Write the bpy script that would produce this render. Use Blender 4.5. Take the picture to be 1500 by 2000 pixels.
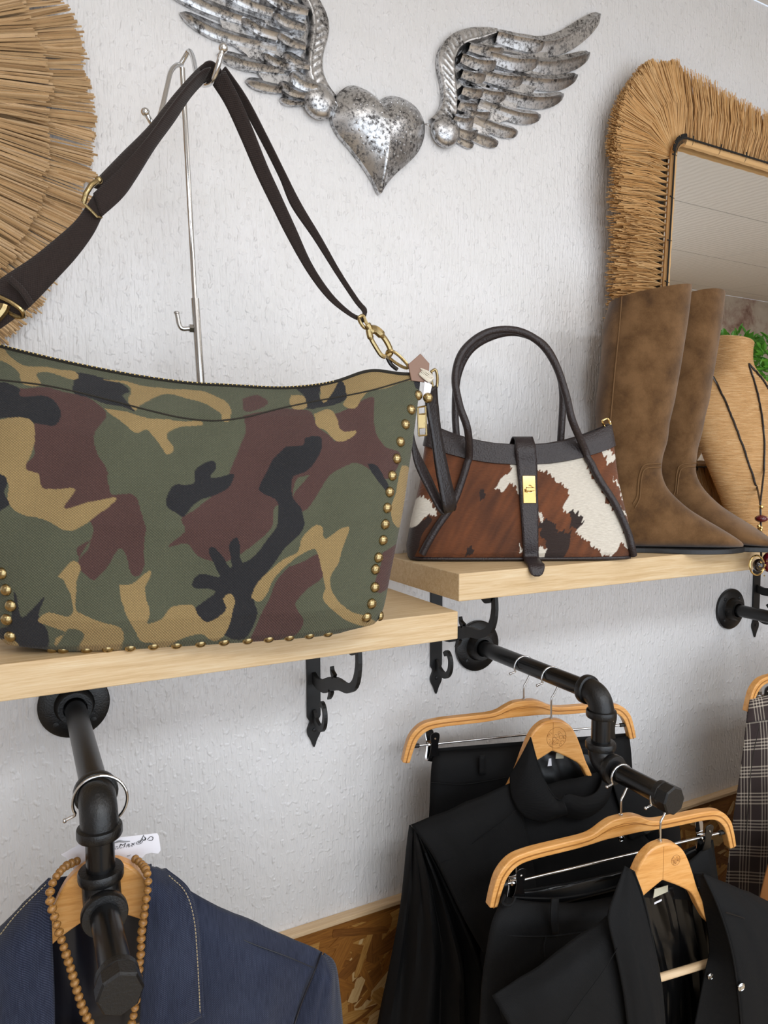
import bpy, bmesh, math, random
import numpy as np
from mathutils import Vector, Matrix, noise as mnoise
from mathutils.bvhtree import BVHTree
R = math.radians
random.seed(7); rng = np.random.default_rng(7)
SC = bpy.context.scene
COL = SC.collection
for o in list(bpy.data.objects): bpy.data.objects.remove(o)

# ------------------------------------------------------------------ camera
F, CX, CY = 1380.0, 750.0, 1000.0
CAM = np.array([0.0, -1.045, 1.5]); YAW, PIT = R(27.55), R(4.06)
FW = np.array([math.sin(YAW)*math.cos(PIT), math.cos(YAW)*math.cos(PIT), -math.sin(PIT)])
RT = np.array([math.cos(YAW), -math.sin(YAW), 0.0]); UP = np.cross(RT, FW)
cd = bpy.data.cameras.new('camera'); cam = bpy.data.objects.new('camera', cd); COL.objects.link(cam)
cd.sensor_fit = 'HORIZONTAL'; cd.sensor_width = 36; cd.lens = F/1500*36; cd.clip_start = 0.02
cam.matrix_world = Matrix(((RT[0], UP[0], -FW[0], CAM[0]), (RT[1], UP[1], -FW[1], CAM[1]), (RT[2], UP[2], -FW[2], CAM[2]), (0, 0, 0, 1)))
SC.camera = cam
# ------------------------------------------------------------------ light
vs = SC.view_settings
vs.view_transform = 'Standard'; vs.look = 'None'; vs.gamma = 1; vs.use_curve_mapping = False; vs.exposure = 0.0
W = bpy.data.worlds.new('world'); SC.world = W; W.use_nodes = True
W.node_tree.nodes['Background'].inputs[0].default_value = (0.80, 0.88, 1.0, 1); W.node_tree.nodes['Background'].inputs[1].default_value = 1.0

def area(name, loc, target, sx, sy, power, colr, spread=180):
    l = bpy.data.lights.new(name, 'AREA'); l.shape = 'RECTANGLE'; l.size = sx; l.size_y = sy; l.energy = power; l.color = colr; l.spread = R(spread)
    o = bpy.data.objects.new(name, l); COL.objects.link(o); o.location = loc
    o.rotation_euler = (Vector(target)-Vector(loc)).to_track_quat('-Z', 'Y').to_euler(); return o
CEIL = 2.49
LAMPS = [(0.35, -2.05, 1.15, 0.55, 25, (0.88, 0.94, 1.0)), (0.2, -0.95, 0.55, 0.55, 2.2, (1.0, 0.94, 0.88)), (1.35, -0.95, 0.55, 0.55, 1.6, (1.0, 0.94, 0.88)), (-1.3, -1.5, 1.15, 0.55, 6, (0.96, 0.97, 1.0)), (3.9, -0.8, 1.15, 0.55, 13, (1.0, 0.96, 0.91)), (2.0, -2.05, 1.15, 0.55, 19, (0.90, 0.95, 1.0))]  # last pair added: brightens the mirrored ceiling and the wall under the shelves
for i, (x, y, sx, sy, pw, c_) in enumerate(LAMPS):
    area('ceiling_panel_lamp', (x, y, CEIL-0.045), (x, y, 0), sx, sy, pw, c_)
area('added_window_fill', (0.85, -2.66, 1.20), (0.85, 0, 1.15), 3.7, 1.5, 31, (0.84, 0.92, 1.0))  # cool frontal fill for the lower wall, through an added opening opposite

# ------------------------------------------------------------------ helpers
def ray(px, py): return FW+RT*((px-CX)/F)-UP*((py-CY)/F)
def at(px, py, w):
    r = ray(px, py); return CAM+r*((-w-CAM[1])/r[1])
def at_z(px, py, z):
    r = ray(px, py); return CAM+r*((z-CAM[2])/r[2])
def proj(P):
    d = np.asarray(P)-CAM; z = d@FW
    return np.stack([CX+F*(d@RT)/z, CY-F*(d@UP)/z], -1)
def s2l(h):
    h = h.lstrip('#'); v = [int(h[i:i+2], 16)/255 for i in (0, 2, 4)]
    return tuple(x/12.92 if x <= 0.04045 else ((x+0.055)/1.055)**2.4 for x in v)
def cr(pts, n):
    """smooth resample of a polyline to n points"""
    P = np.asarray(pts, float)
    if len(P) == 2: return P[0]+(P[1]-P[0])*np.linspace(0, 1, n)[:, None]
    E = np.vstack([2*P[0]-P[1], P, 2*P[-1]-P[-2]])
    d = np.r_[0, np.cumsum(np.linalg.norm(np.diff(P, axis=0), axis=1)+1e-9)]
    t = np.linspace(0, d[-1], n); out = []
    for x in t:
        i = min(max(np.searchsorted(d, x, 'right')-1, 0), len(P)-2); f = (x-d[i])/(d[i+1]-d[i])
        p0, p1, p2, p3 = E[i], E[i+1], E[i+2], E[i+3]
        out.append(0.5*((2*p1)+(p2-p0)*f+(2*p0-5*p1+4*p2-p3)*f*f+(3*p1-p0-3*p2+p3)*f**3))
    return np.array(out)
def lin(pts, n):
    P = np.asarray(pts, float); d = np.r_[0, np.cumsum(np.linalg.norm(np.diff(P, axis=0), axis=1)+1e-9)]
    t = np.linspace(0, d[-1], n); return np.stack([np.interp(t, d, P[:, k]) for k in range(P.shape[1])], 1)

class MB:
    def __init__(s): s.v = []; s.f = []; s.n = 0; s.uv = []; s.mi = []
    def add(s, v, f, uv=None, mi=0):
        v = np.asarray(v, float).reshape(-1, 3); s.v.append(v)
        s.f += [tuple(i+s.n for i in q) for q in f]; s.mi += [mi]*len(f)
        s.uv.append(np.asarray(uv, float) if uv is not None else v[:, [0, 2]]); s.n += len(v); return s
    def box(s, c, d, rz=0, M=None):
        c = np.array(c, float); x, y, z = np.array(d)/2
        v = np.array([(-x, -y, -z), (x, -y, -z), (x, y, -z), (-x, y, -z), (-x, -y, z), (x, -y, z), (x, y, z), (-x, y, z)])
        if rz: a, b = math.cos(rz), math.sin(rz); v = v@np.array([[a, b, 0], [-b, a, 0], [0, 0, 1]])
        if M is not None: v = v@np.array(M).T
        return s.add(v+c, [(0, 3, 2, 1), (4, 5, 6, 7), (0, 1, 5, 4), (1, 2, 6, 5), (2, 3, 7, 6), (3, 0, 4, 7)])
    def grid(s, P, uv=None, flip=False, wrapu=False, wrapv=False, mi=0):
        P = np.asarray(P, float); a, b = P.shape[:2]; f = []
        for i in range(a-(0 if wrapu else 1)):
            for j in range(b-(0 if wrapv else 1)):
                i2, j2 = (i+1) % a, (j+1) % b; q = (i*b+j, i2*b+j, i2*b+j2, i*b+j2)
                f.append(q[::-1] if flip else q)
        return s.add(P.reshape(-1, 3), f, None if uv is None else np.asarray(uv).reshape(-1, 2), mi)
    def tube(s, pts, r, n=10, closed=False, cap=True, flat=None):
        P = np.asarray(pts, float); m = len(P); r = np.broadcast_to(np.asarray(r, float), (m,))
        T = np.gradient(P, axis=0) if not closed else np.roll(P, -1, 0)-np.roll(P, 1, 0)
        T /= np.linalg.norm(T, axis=1)[:, None]+1e-12
        u = np.cross(T[0], (0, 0, 1.0)) if abs(T[0][2]) < .9 else np.cross(T[0], (1.0, 0, 0)); u /= np.linalg.norm(u); rings = []
        L = np.r_[0, np.cumsum(np.linalg.norm(np.diff(P, axis=0), axis=1))]; uv = []
        for i in range(m):
            u = u-T[i]*(u@T[i]); u /= np.linalg.norm(u)+1e-12; w = np.cross(T[i], u); a = np.linspace(0, 2*math.pi, n, endpoint=False)
            rings.append(P[i]+r[i]*(np.cos(a)[:, None]*u+np.sin(a)[:, None]*w)); uv.append(np.stack([np.full(n, L[i]), a*r[i]], 1))
        n0 = s.n; s.grid(np.array(rings), np.array(uv), wrapu=closed, wrapv=True, flip=True)
        if cap and not closed:
            s.f += [tuple(range(n0, n0+n)), tuple(range(n0+(m-1)*n, n0+m*n))[::-1]]; s.mi += [0, 0]
        return s
    def lathe(s, prof, o, ax=(0, 0, 1), n=24):
        ax = np.array(ax, float)/np.linalg.norm(ax); u = np.cross(ax, (0, 0, 1.0)) if abs(ax[2]) < .9 else np.array([1.0, 0, 0]); u /= np.linalg.norm(u); w = np.cross(ax, u)
        a = np.linspace(0, 2*math.pi, n, endpoint=False); d = np.cos(a)[:, None]*u+np.sin(a)[:, None]*w
        n0 = s.n; s.grid(np.array([np.asarray(o)+ax*h+d*max(r, 1e-5) for r, h in prof]), wrapv=True); m = len(prof)
        s.f += [tuple(range(n0, n0+n))[::-1], tuple(range(n0+(m-1)*n, n0+m*n))]; s.mi += [0, 0]
        return s
    def prism(s, out, t, o=(0, 0, 0), U=(1, 0, 0), V=(0, 0, 1), bevel=0.0):
        """outline (2d) in the U,V plane, thickness t centred on it"""
        O = np.asarray(out, float); A = 0.5*np.sum(O[:, 0]*np.roll(O[:, 1], -1)-np.roll(O[:, 0], -1)*O[:, 1])
        if A < 0: O = O[::-1]
        U = np.array(U, float); V = np.array(V, float); N = np.cross(U, V); o = np.array(o, float); m = len(O)
        e = np.roll(O, -1, 0)-np.roll(O, 1, 0); nr = np.stack([-e[:, 1], e[:, 0]], 1); nr /= np.linalg.norm(nr, axis=1)[:, None]+1e-12
        lv = [(t/2, bevel), (t/2-bevel, 0), (-t/2+bevel, 0), (-t/2, bevel)] if bevel else [(t/2, 0), (-t/2, 0)]
        rings = [o+(O+nr*b)[:, :1]*U+(O+nr*b)[:, 1:]*V+N*h for h, b in lv]; n0 = s.n
        s.grid(np.array(rings), wrapv=True); k = len(lv)
        s.f += [tuple(range(n0, n0+m)), tuple(range(n0+(k-1)*m, n0+k*m))[::-1]]; s.mi += [0, 0]
        return s
    def sphere(s, c, r, n=12, sc=(1, 1, 1)):
        a = np.linspace(0, math.pi, n//2+1); P = np.array([[np.array(c)+r*np.array([math.sin(x)*math.cos(y)*sc[0], math.sin(x)*math.sin(y)*sc[1], math.cos(x)*sc[2]]) for y in np.linspace(0, 2*math.pi, n, endpoint=False)] for x in a])
        return s.grid(P, wrapv=True, flip=True)
    def mesh(s, name, m, smooth=True, off=None):
        me = bpy.data.meshes.new(name); V = np.vstack(s.v)
        if off is not None: V = V-np.array(off)
        me.from_pydata(V.tolist(), [], s.f)
        uvs = np.vstack(s.uv); ul = me.uv_layers.new(name='uv'); li = np.empty(len(me.loops), int); me.loops.foreach_get('vertex_index', li)
        ul.data.foreach_set('uv', uvs[li].ravel())
        for q in (m if isinstance(m, (list, tuple)) else [m]): me.materials.append(q)
        me.polygons.foreach_set('material_index', s.mi)
        me.polygons.foreach_set('use_smooth', [bool(smooth)]*len(me.polygons))
        me.update()
        if smooth:
            try: me.set_sharp_from_angle(angle=R(42))
            except Exception: pass
        return me
    def build(s, name, m, parent=None, smooth=True, off=None):
        if off is None and parent is not None: off = ORG.get(root_of(parent), None)
        o = bpy.data.objects.new(name, s.mesh(name, m, smooth, off)); COL.objects.link(o)
        if parent is not None: o.parent = parent
        return o
ORG = {}
def root_of(o):
    while o.parent is not None: o = o.parent
    return o.name
def thing(name, label, cat, loc=(0, 0, 0), rz=0, group=None, world=False):
    """Empty at the base of a thing. world=True: part vertices are given in world space"""
    o = bpy.data.objects.new(name, None); COL.objects.link(o); o.empty_display_size = 0.02
    o.location = loc; o.rotation_euler = (0, 0, rz); tag(o, label, cat, group)
    if world: ORG[o.name] = np.array(loc, float)
    return o
def tag(o, label=None, cat=None, group=None, kind=None):
    for k, v in (('label', label), ('category', cat), ('group', group), ('kind', kind)):
        if v: o[k] = v
    return o
def mod(o, typ, **k):
    m = o.modifiers.new(typ.lower(), typ)
    for a, b in k.items(): setattr(m, a, b)
    return o
def bev(o, w, seg=2): return mod(o, 'BEVEL', width=w, segments=seg, limit_method='ANGLE', angle_limit=R(35))

# ------------------------------------------------------------------ materials
class NT:
    def __init__(s, name):
        s.m = bpy.data.materials.new(name); s.m.use_nodes = True; s.t = s.m.node_tree; s.b = s.t.nodes['Principled BSDF']
    def n(s, typ, **k):
        x = s.t.nodes.new(typ)
        for a, b in k.items():
            if a.startswith('i_'):
                key = a[2:]; key = int(key) if key.isdigit() else key
                s.put(x.inputs[key], b)
            else: setattr(x, a, b)
        return x
    def put(s, sock, v):
        if hasattr(v, 'links') or isinstance(v, bpy.types.NodeSocket): s.t.links.new(v, sock)
        elif isinstance(v, tuple) and len(v) == 3 and sock.type == 'RGBA': sock.default_value = (*v, 1)
        else: sock.default_value = v
    def set(s, **k):
        nm = dict(color='Base Color', rough='Roughness', metal='Metallic', normal='Normal', spec='Specular IOR Level', sheen='Sheen Weight', sheenr='Sheen Roughness', coat='Coat Weight', coatr='Coat Roughness', sheent='Sheen Tint', aniso='Anisotropic')
        for a, b in k.items(): s.put(s.b.inputs[nm[a]], b)
        return s.m
    def co(s, kind='Object', scale=(1, 1, 1), rot=(0, 0, 0)):
        c = s.n('ShaderNodeTexCoord').outputs[kind]; mp = s.n('ShaderNodeMapping'); s.put(mp.inputs[0], c)
        mp.inputs['Scale'].default_value = scale; mp.inputs['Rotation'].default_value = rot; return mp.outputs[0]
    def noise(s, vec, scale=5, detail=3, rough=.5, dist=0):
        return s.n('ShaderNodeTexNoise', i_Vector=vec, i_Scale=scale, i_Detail=detail, i_Roughness=rough, i_Distortion=dist).outputs[0]
    def vor(s, vec, scale=5, feat='F1', out=0):
        return s.n('ShaderNodeTexVoronoi', feature=feat, i_Vector=vec, i_Scale=scale).outputs[out]
    def ramp(s, f, stops, interp='LINEAR'):
        r = s.n('ShaderNodeValToRGB'); s.put(r.inputs[0], f); cr_ = r.color_ramp; cr_.interpolation = interp
        while len(cr_.elements) < len(stops): cr_.elements.new(0.5)
        for e, (p, c) in zip(cr_.elements, stops):
            e.position = p; e.color = (*((c,)*3 if isinstance(c, (int, float)) else c), 1)
        return r.outputs[0]
    def mix(s, f, a, b, mode='MIX'):
        x = s.n('ShaderNodeMix', data_type='RGBA', blend_type=mode); s.put(x.inputs[0], f); s.put(x.inputs[6], a); s.put(x.inputs[7], b); return x.outputs[2]
    def math(s, op, a, b=0.0, c=None):
        x = s.n('ShaderNodeMath', operation=op); s.put(x.inputs[0], a); s.put(x.inputs[1], b)
        if c is not None: s.put(x.inputs[2], c)
        return x.outputs[0]
    def bump(s, h, strength=.3, dist=.001, prev=None):
        x = s.n('ShaderNodeBump', i_Height=h, i_Strength=strength, i_Distance=dist)
        if prev is not None: s.put(x.inputs['Normal'], prev)
        return x.outputs[0]
    def sep(s, v):
        x = s.n('ShaderNodeSeparateXYZ'); s.put(x.inputs[0], v); return x.outputs
def flat(name, h, rough=.5, metal=0, **k):
    t = NT(name); return t.set(color=s2l(h), rough=rough, metal=metal, **k)

def m_wall():
    t = NT('painted_wallpaper'); v = t.co('Object', (1, 1, .14)); s1 = t.noise(v, 260, 2, .5); v2 = t.co('Object', (1, 1, .6)); s2 = t.noise(v2, 75, 3, .6); s3 = t.noise(t.co(), 14, 2)
    blob = t.ramp(t.noise(t.co('Object', (1, 1, .8)), 120, 1), [(.56, 0.0), (.74, 1.0)])
    h = t.math('ADD', t.math('MULTIPLY', s1, .75), t.math('MULTIPLY', s2, .5)); h = t.math('ADD', h, t.math('MULTIPLY', blob, .35))
    col = t.mix(t.ramp(s3, [(.35, 0.0), (.7, 1.0)]), s2l('#e4e2e1'), s2l('#e7e5e5'))
    return t.set(color=col, rough=.28, spec=.5, normal=t.bump(h, .95, .0030))
def m_wood(name, a, b, c, sc=(3, 60, 60), rough=.5, bumpd=.0003, gscale=1.0):
    t = NT(name); v = t.co('Object', sc); g = t.noise(v, gscale*2.2, 6, .65, .6); g2 = t.noise(t.co('Object', (sc[0]*2, sc[1]*4, sc[2]*4)), gscale*2, 4, .7)
    col = t.ramp(t.math('ADD', t.math('MULTIPLY', g, .6), t.math('MULTIPLY', g2, .4)), [(.34, s2l(a)), (.5, s2l(b)), (.66, s2l(c))])
    return t.set(color=col, rough=rough, normal=t.bump(g2, .35, bumpd))
def m_uvfabric(name, colr, k=2300., amp=.45, light=None, rough=.85, sheen=.15, attr=None, bd=.0006):
    """plain weave from the UV (metres)"""
    t = NT(name); uv = t.sep(t.co('UV')); sx = t.math('SINE', t.math('MULTIPLY', uv[0], k)); sy = t.math('SINE', t.math('MULTIPLY', uv[1], k))
    w = t.math('MULTIPLY', sx, sy); base = t.n('ShaderNodeVertexColor', layer_name=attr).outputs[0] if attr else s2l(colr)
    n = t.noise(t.co(), 60, 4, .6); base2 = t.mix(t.math('MULTIPLY', n, .35), base, t.mix(1.0, base, (.55, .55, .55), 'MULTIPLY'))
    lt = t.mix(1.0, base2, light or (1.7, 1.65, 1.5), 'MULTIPLY')
    dots = t.ramp(t.math('ADD', t.math('MULTIPLY', w, .5), .5), [(.55, 0.0), (.9, 1.0)])
    col = t.mix(t.math('MULTIPLY', dots, amp), base2, lt)
    return t.set(color=col, rough=rough, spec=.2, sheen=sheen, normal=t.bump(w, .5, bd))
def m_twill(name, a, b, k=2600, rough=.9, sheen=.1, mixf=.55, dirx=1.0, diry=1.0, bd=.0004):
    t = NT(name); uv = t.sep(t.co('UV')); ph = t.math('ADD', t.math('MULTIPLY', uv[0], k*dirx), t.math('MULTIPLY', uv[1], k*diry)); l = t.math('ADD', t.math('MULTIPLY', t.math('SINE', ph), .5), .5)
    n = t.noise(t.co('UV', (900, 60, 1)), 1, 3, .6); n2 = t.noise(t.co(), 18, 4)
    f = t.math('MULTIPLY', t.math('MULTIPLY', l, t.ramp(n, [(.3, .2), (.7, 1.0)])), mixf); f = t.math('ADD', f, t.math('MULTIPLY', t.math('SUBTRACT', n2, .5), .3))
    f.node.use_clamp = True
    col = t.mix(f, s2l(a), s2l(b)); return t.set(color=col, rough=rough, spec=.2, sheen=sheen, normal=t.bump(l, .25, bd))
def m_leather(name, h, rough=.45, sc=700, st=.35):
    t = NT(name); v = t.vor(t.co(), sc, 'SMOOTH_F1'); n = t.noise(t.co(), 20, 3)
    return t.set(color=t.mix(n, s2l(h), t.mix(1.0, s2l(h), (.7, .7, .7), 'MULTIPLY')), rough=rough, normal=t.bump(v, st, .0007))
def m_metal(name, h, rough=.2, patina=None, psc=120, lo=.45, hi=.6, bumpy=0):
    t = NT(name)
    if patina:
        n = t.noise(t.co(), psc, 6, .7); n2 = t.noise(t.co(), psc*.22, 3, .6); f = t.ramp(t.math('ADD', t.math('MULTIPLY', n, .65), t.math('MULTIPLY', n2, .35)), [(lo, 0.0), (hi, 1.0)])
        return t.set(color=t.mix(f, s2l(patina), s2l(h)), rough=t.math('SUBTRACT', rough+.22, t.math('MULTIPLY', f, .22)), metal=1.0, normal=t.bump(n, .25, .0006))
    nn = t.noise(t.co(), 200, 3)
    return t.set(color=s2l(h), rough=rough, metal=1.0, normal=t.bump(nn, bumpy, .001)) if bumpy else t.set(color=s2l(h), rough=rough, metal=1.0)
def m_black(name, rough=.32, bumpy=.15, sc=260, h='#0b0b0c'):
    t = NT(name); n = t.noise(t.co(), sc, 4, .6); return t.set(color=s2l(h), rough=rough, spec=.5, normal=t.bump(n, bumpy, .001))
def m_suede():
    t = NT('brown_suede'); n = t.noise(t.co('Object', (1, 1, 1)), 20, 4, .6, .1); n2 = t.noise(t.co(), 420, 3, .7)
    col = t.ramp(t.math('ADD', t.math('MULTIPLY', n, .85), t.math('MULTIPLY', n2, .15)), [(.33, s2l('#48321e')), (.47, s2l('#5f4429')), (.62, s2l('#735537'))])
    return t.set(color=col, rough=.95, spec=.12, sheen=.25, sheenr=.5, normal=t.bump(n2, .35, .0008))
def m_straw(name, a, b, c):
    t = NT(name); uv = t.co('UV', (1, 1, 1)); r = t.n('ShaderNodeTexWhiteNoise', noise_dimensions='1D'); t.put(r.inputs['W'], t.sep(uv)[1]); n = t.noise(t.co(), 90, 3)
    col = t.mix(t.math('MULTIPLY', n, .45), t.ramp(r.outputs[0], [(.0, s2l(a)), (.5, s2l(b)), (1.0, s2l(c))]), s2l(a))
    return t.set(color=col, rough=.6, spec=.3)
def m_plaid():
    t = NT('plaid_wool'); uv = t.sep(t.co('UV')); n = t.noise(t.co('UV', (900, 900, 1)), 1, 2)
    def lines(c, per, cen):
        fr = t.math('FRACT', t.math('DIVIDE', c, per)); tot = None
        for k in cen:
            d = t.math('LESS_THAN', t.math('ABSOLUTE', t.math('SUBTRACT', fr, k)), .026)
            tot = d if tot is None else t.math('MAXIMUM', tot, d)
        return tot
    lu = lines(uv[0], .046, (.12, .27, .42, .57)); lv = lines(uv[1], .062, (.10, .22, .34, .46)); tw = t.math('GREATER_THAN', t.math('SINE', t.math('ADD', t.math('MULTIPLY', uv[0], 4200), t.math('MULTIPLY', uv[1], 4200))), -.3)
    f = t.math('MULTIPLY', t.math('ADD', t.math('MULTIPLY', lu, .42), t.math('MULTIPLY', lv, .48)), t.math('ADD', t.math('MULTIPLY', tw, .6), .4))
    base = t.mix(n, s2l('#2b2322'), s2l('#463b3a')); return t.set(color=t.mix(f, base, s2l('#d8cbb8')), rough=.95, spec=.1, sheen=.1)
def m_cowhide():
    t = NT('cowhide'); base = t.n('ShaderNodeVertexColor', layer_name='print').outputs[0]
    n = t.noise(t.co('UV', (140, 900, 1), (0, 0, R(28))), 1, 4, .65); n2 = t.noise(t.co('UV', (60, 420, 1), (0, 0, R(28))), 1, 4, .6)
    col = t.mix(t.math('MULTIPLY', t.ramp(n, [(.35, 0.0), (.7, 1.0)]), .45), base, t.mix(1.0, base, (.45, .40, .36), 'MULTIPLY'))
    return t.set(color=col, rough=.55, spec=.3, sheen=.2, normal=t.bump(t.math('ADD', n, n2), .8, .0016))
def m_osb(name, a, b):
    t = NT(name); n = t.noise(t.co('UV', (25, 300, 1)), 1, 5, .65, .4); return t.set(color=t.ramp(n, [(.3, s2l(a)), (.65, s2l(b))]), rough=.6, spec=.25, normal=t.bump(n, .5, .0007))
def m_jute():
    t = NT('jute_wrap'); n = t.noise(t.co('Object', (40, 40, 900)), 1, 4, .7); n2 = t.noise(t.co(), 25, 3)
    return t.set(color=t.mix(t.math('MULTIPLY', n2, .4), t.ramp(n, [(.3, s2l('#a37a4a')), (.5, s2l('#c89e6b')), (.68, s2l('#e0bf92'))]), s2l('#b98a52')), rough=.75, normal=t.bump(n, .6, .001))
def m_brick():
    t = NT('weathered_brick'); n = t.noise(t.co(), 3.2, 7, .7, .8); n2 = t.noise(t.co(), 9, 5, .65)
    return t.set(color=t.ramp(t.math('ADD', t.math('MULTIPLY', n, .6), t.math('MULTIPLY', n2, .4)), [(.34, s2l('#8a6a62')), (.42, s2l('#c0aaa0')), (.50, s2l('#dcd4ca')), (.66, s2l('#ebe5db'))]), rough=.85)
def m_ceiling():
    t = NT('ceiling_tile_paint'); v = t.n('ShaderNodeTexWave', wave_type='BANDS', i_Vector=t.co('Object', (1, 1, 1)), i_Scale=9.0, i_Distortion=5.0, i_Detail=2.0).outputs[1]
    return t.set(color=s2l('#e6e2dc'), rough=.8, normal=t.bump(v, .22, .01))
M = dict(wall=m_wall(), shelf=m_wood('pale_oak', '#bd9c6e', '#d0b389', '#dcc6a2', (4, 70, 70)), black=m_black('black_pipe', .26, .05), castblack=m_black('cast_black_iron', .34, .45, 420), iron=m_black('wrought_iron', .5, .12),
 hanger=m_wood('varnished_hanger_wood', '#c98a45', '#dda05a', '#e7b273', (8, 60, 60), .28), hgroove=flat('groove_stain', '#9a6428', .5), chrome=m_metal('chrome', '#d5d5d5', .09), steel=m_metal('brushed_steel', '#b9b7b4', .2), brass=m_metal('antique_brass', '#a8946a', .24, '#4c402a', 260, .28, .45),
 gold=m_metal('polished_gold', '#e8cb8a', .12), silver=m_metal('antique_silver', '#cfcfd0', .30, '#4b4847', 210, .39, .53), web=m_uvfabric('brown_webbing', '#2b211e', 2600, .35, rough=.7), leather=m_leather('dark_brown_leather', '#2b2020', .46, 460, .9), leather2=m_leather('black_brown_leather', '#1d1516', .34, 420, .4),
 suede=m_suede(), sole=flat('black_rubber', '#17181a', .45), denim=m_twill('indigo_denim', '#191d2e', '#525a70', 3000, mixf=.50), lining=flat('navy_satin', '#0d0e18', .42), satin=flat('black_satin', '#0a0a0b', .35), black_cotton=m_twill('black_cotton', '#070708', '#111112', 3800, .72, .0, .5), black_wool=m_twill('charcoal_wool', '#0c0c0d', '#171718', 3500, .78, .0, .5),
 plaid=m_plaid(), tan=flat('tan_suede_cloth', '#8a5523', .9), jute=m_jute(), bead=m_wood('bead_wood', '#5e3c17', '#8f6430', '#b98a4c', (60, 60, 200), .35), redbead=flat('red_bead', '#5a0f18', .08, coat=.5), card=flat('white_card', '#eceaf0', .55), ink=flat('black_ink', '#2a2a2c', .6), grey=flat('grey_ink', '#8d8d90', .6), cream=flat('cream_label', '#c9c4ac', .7),
 string=flat('cotton_string', '#ded6c6', .9), tagleather=flat('brown_tag_leather', '#8a6a58', .5), stitch=flat('contrast_thread', '#a89878', .8), dstitch=flat('dark_thread', '#241f16', .8), stitchb=flat('suede_thread', '#6b4c29', .8), binding=flat('black_yarn', '#191714', .8), mirror=m_metal('mirror_glass', '#f2f2f0', .0), foliage=None,
 straw=m_straw('straw', '#a9875f', '#cfae82', '#e6c9a2'), raffia=m_straw('raffia', '#b98a52', '#d8ac74', '#ebc894'), rope=m_straw('raffia_rope', '#c99a62', '#dcb27c', '#e8c796'), trim=m_wood('pale_trim', '#c6a57c', '#d6b78f', '#e2c8a5', (4, 60, 60)), camo=m_uvfabric('camo_canvas', '#444', 2100, .75, attr='print', sheen=.1, bd=.0010), cow=m_cowhide(), brick=m_brick(), ceiling=m_ceiling(), floor=m_wood('floor_boards', '#b09a7c', '#c0aa8c', '#cdb99c', (3, 40, 40), .4), darkzip=flat('dark_zip_tape', '#1f1b12', .8), zipmetal=m_metal('zip_teeth', '#a68f5c', .3))
tf = NT('leaf_green'); M['foliage'] = tf.set(color=tf.mix(tf.noise(tf.co(), 40, 2), s2l('#2f7a1c'), s2l('#79b83e')), rough=.5)
OSB = [m_osb('osb_strand', '#94662e', '#bb8c4b'), m_osb('osb_strand_brown', '#74461b', '#9a6529'), m_osb('osb_strand_pale', '#b08a55', '#cfae7c'), m_osb('osb_strand_dark', '#5f3713', '#845321')]

# ------------------------------------------------------------------ room
X0, X1, YB = -2.5, 6.0, -2.5
def struct(name, c, d, m, **k):
    o = MB().box(c, d).build(name, m, smooth=False); o['kind'] = 'structure'; return o
struct('floor', ((X0+X1)/2, YB/2, -.02), (X1-X0, -YB, .04), M['floor'])
struct('wall_back', ((X0+X1)/2, .05, CEIL/2), (X1-X0+.2, .10, CEIL), M['wall'])
wo = MB()
for (xa, xb, za, zb) in ((X0-.1, -1.0, 0, CEIL), (2.7, X1+.1, 0, CEIL), (-1.0, 2.7, 0, .45), (-1.0, 2.7, 1.95, CEIL)): wo.box(((xa+xb)/2, YB-.05, (za+zb)/2), (xb-xa, .10, zb-za))
wo = wo.build('wall_opposite', M['brick'], smooth=False); wo['kind'] = 'structure'
wf_ = MB()
for (xa, xb, za, zb) in ((-1.0, 2.7, .45, .50), (-1.0, 2.7, 1.90, 1.95), (-1.0, -.95, .5, 1.9), (2.65, 2.7, .5, 1.9), (.82, .88, .5, 1.9)): wf_.box(((xa+xb)/2, YB-.05, (za+zb)/2), (xb-xa, .07, zb-za))
wf_ = wf_.build('added_window', flat('window_frame_paint', '#e8e8e6', .4), smooth=False); wf_['kind'] = 'structure'  # unseen window, put in so cool frontal light reaches the lower wall
struct('wall_right', (X1+.05, YB/2, CEIL/2), (.10, -YB, CEIL), M['wall'])
struct('wall_left', (X0-.05, YB/2, CEIL/2), (.10, -YB, CEIL), M['wall'])
ce = MB().box(((X0+X1)/2, YB/2, CEIL+.03), (X1-X0, -YB, .03)).build('ceiling', flat('ceiling_void', '#6f6c68', .9), smooth=False); ce['kind'] = 'structure'
tw, td = 1.2, .59; tile = None
ys = -1.18; seams_y = [0.0, -.59, -1.18, -1.77, -2.36, YB]
for j in range(5):
    y1, y0 = seams_y[j], seams_y[j+1]; off = (.33 if j % 2 else .0); x = X0-off
    while x < X1:
        xa, xb = max(x, X0), min(x+tw, X1)
        if xb-xa > .03:
            p = MB().box(((xa+xb)/2, (y0+y1)/2, CEIL+.0075), (xb-xa-.006, y1-y0-.006, .015)).build('ceiling_tile', M['ceiling'], smooth=False); p.parent = ce
        x += tw
# ceiling light panels, the last pair added as fill light
for i, (x, y, sx, sy, pw, c_) in enumerate(LAMPS):
    th = thing('ceiling_light', ['long cool white ceiling panel light over the middle of the room', 'square warm ceiling light above the camouflage bag', 'square warm ceiling light above the boots', 'long ceiling panel light beside the added window', 'long ceiling panel added far right to brighten the mirrored ceiling', 'long cool white ceiling panel added to brighten the wall under the shelves'][i], 'ceiling light', (x, y, CEIL-.03), world=True, group='ceiling panel lights')
    MB().box((x, y, CEIL-.015), (sx+.05, sy+.05, .03)).build('frame', flat('white_metal', '#e4e4e4', .4), th, smooth=False)
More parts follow.
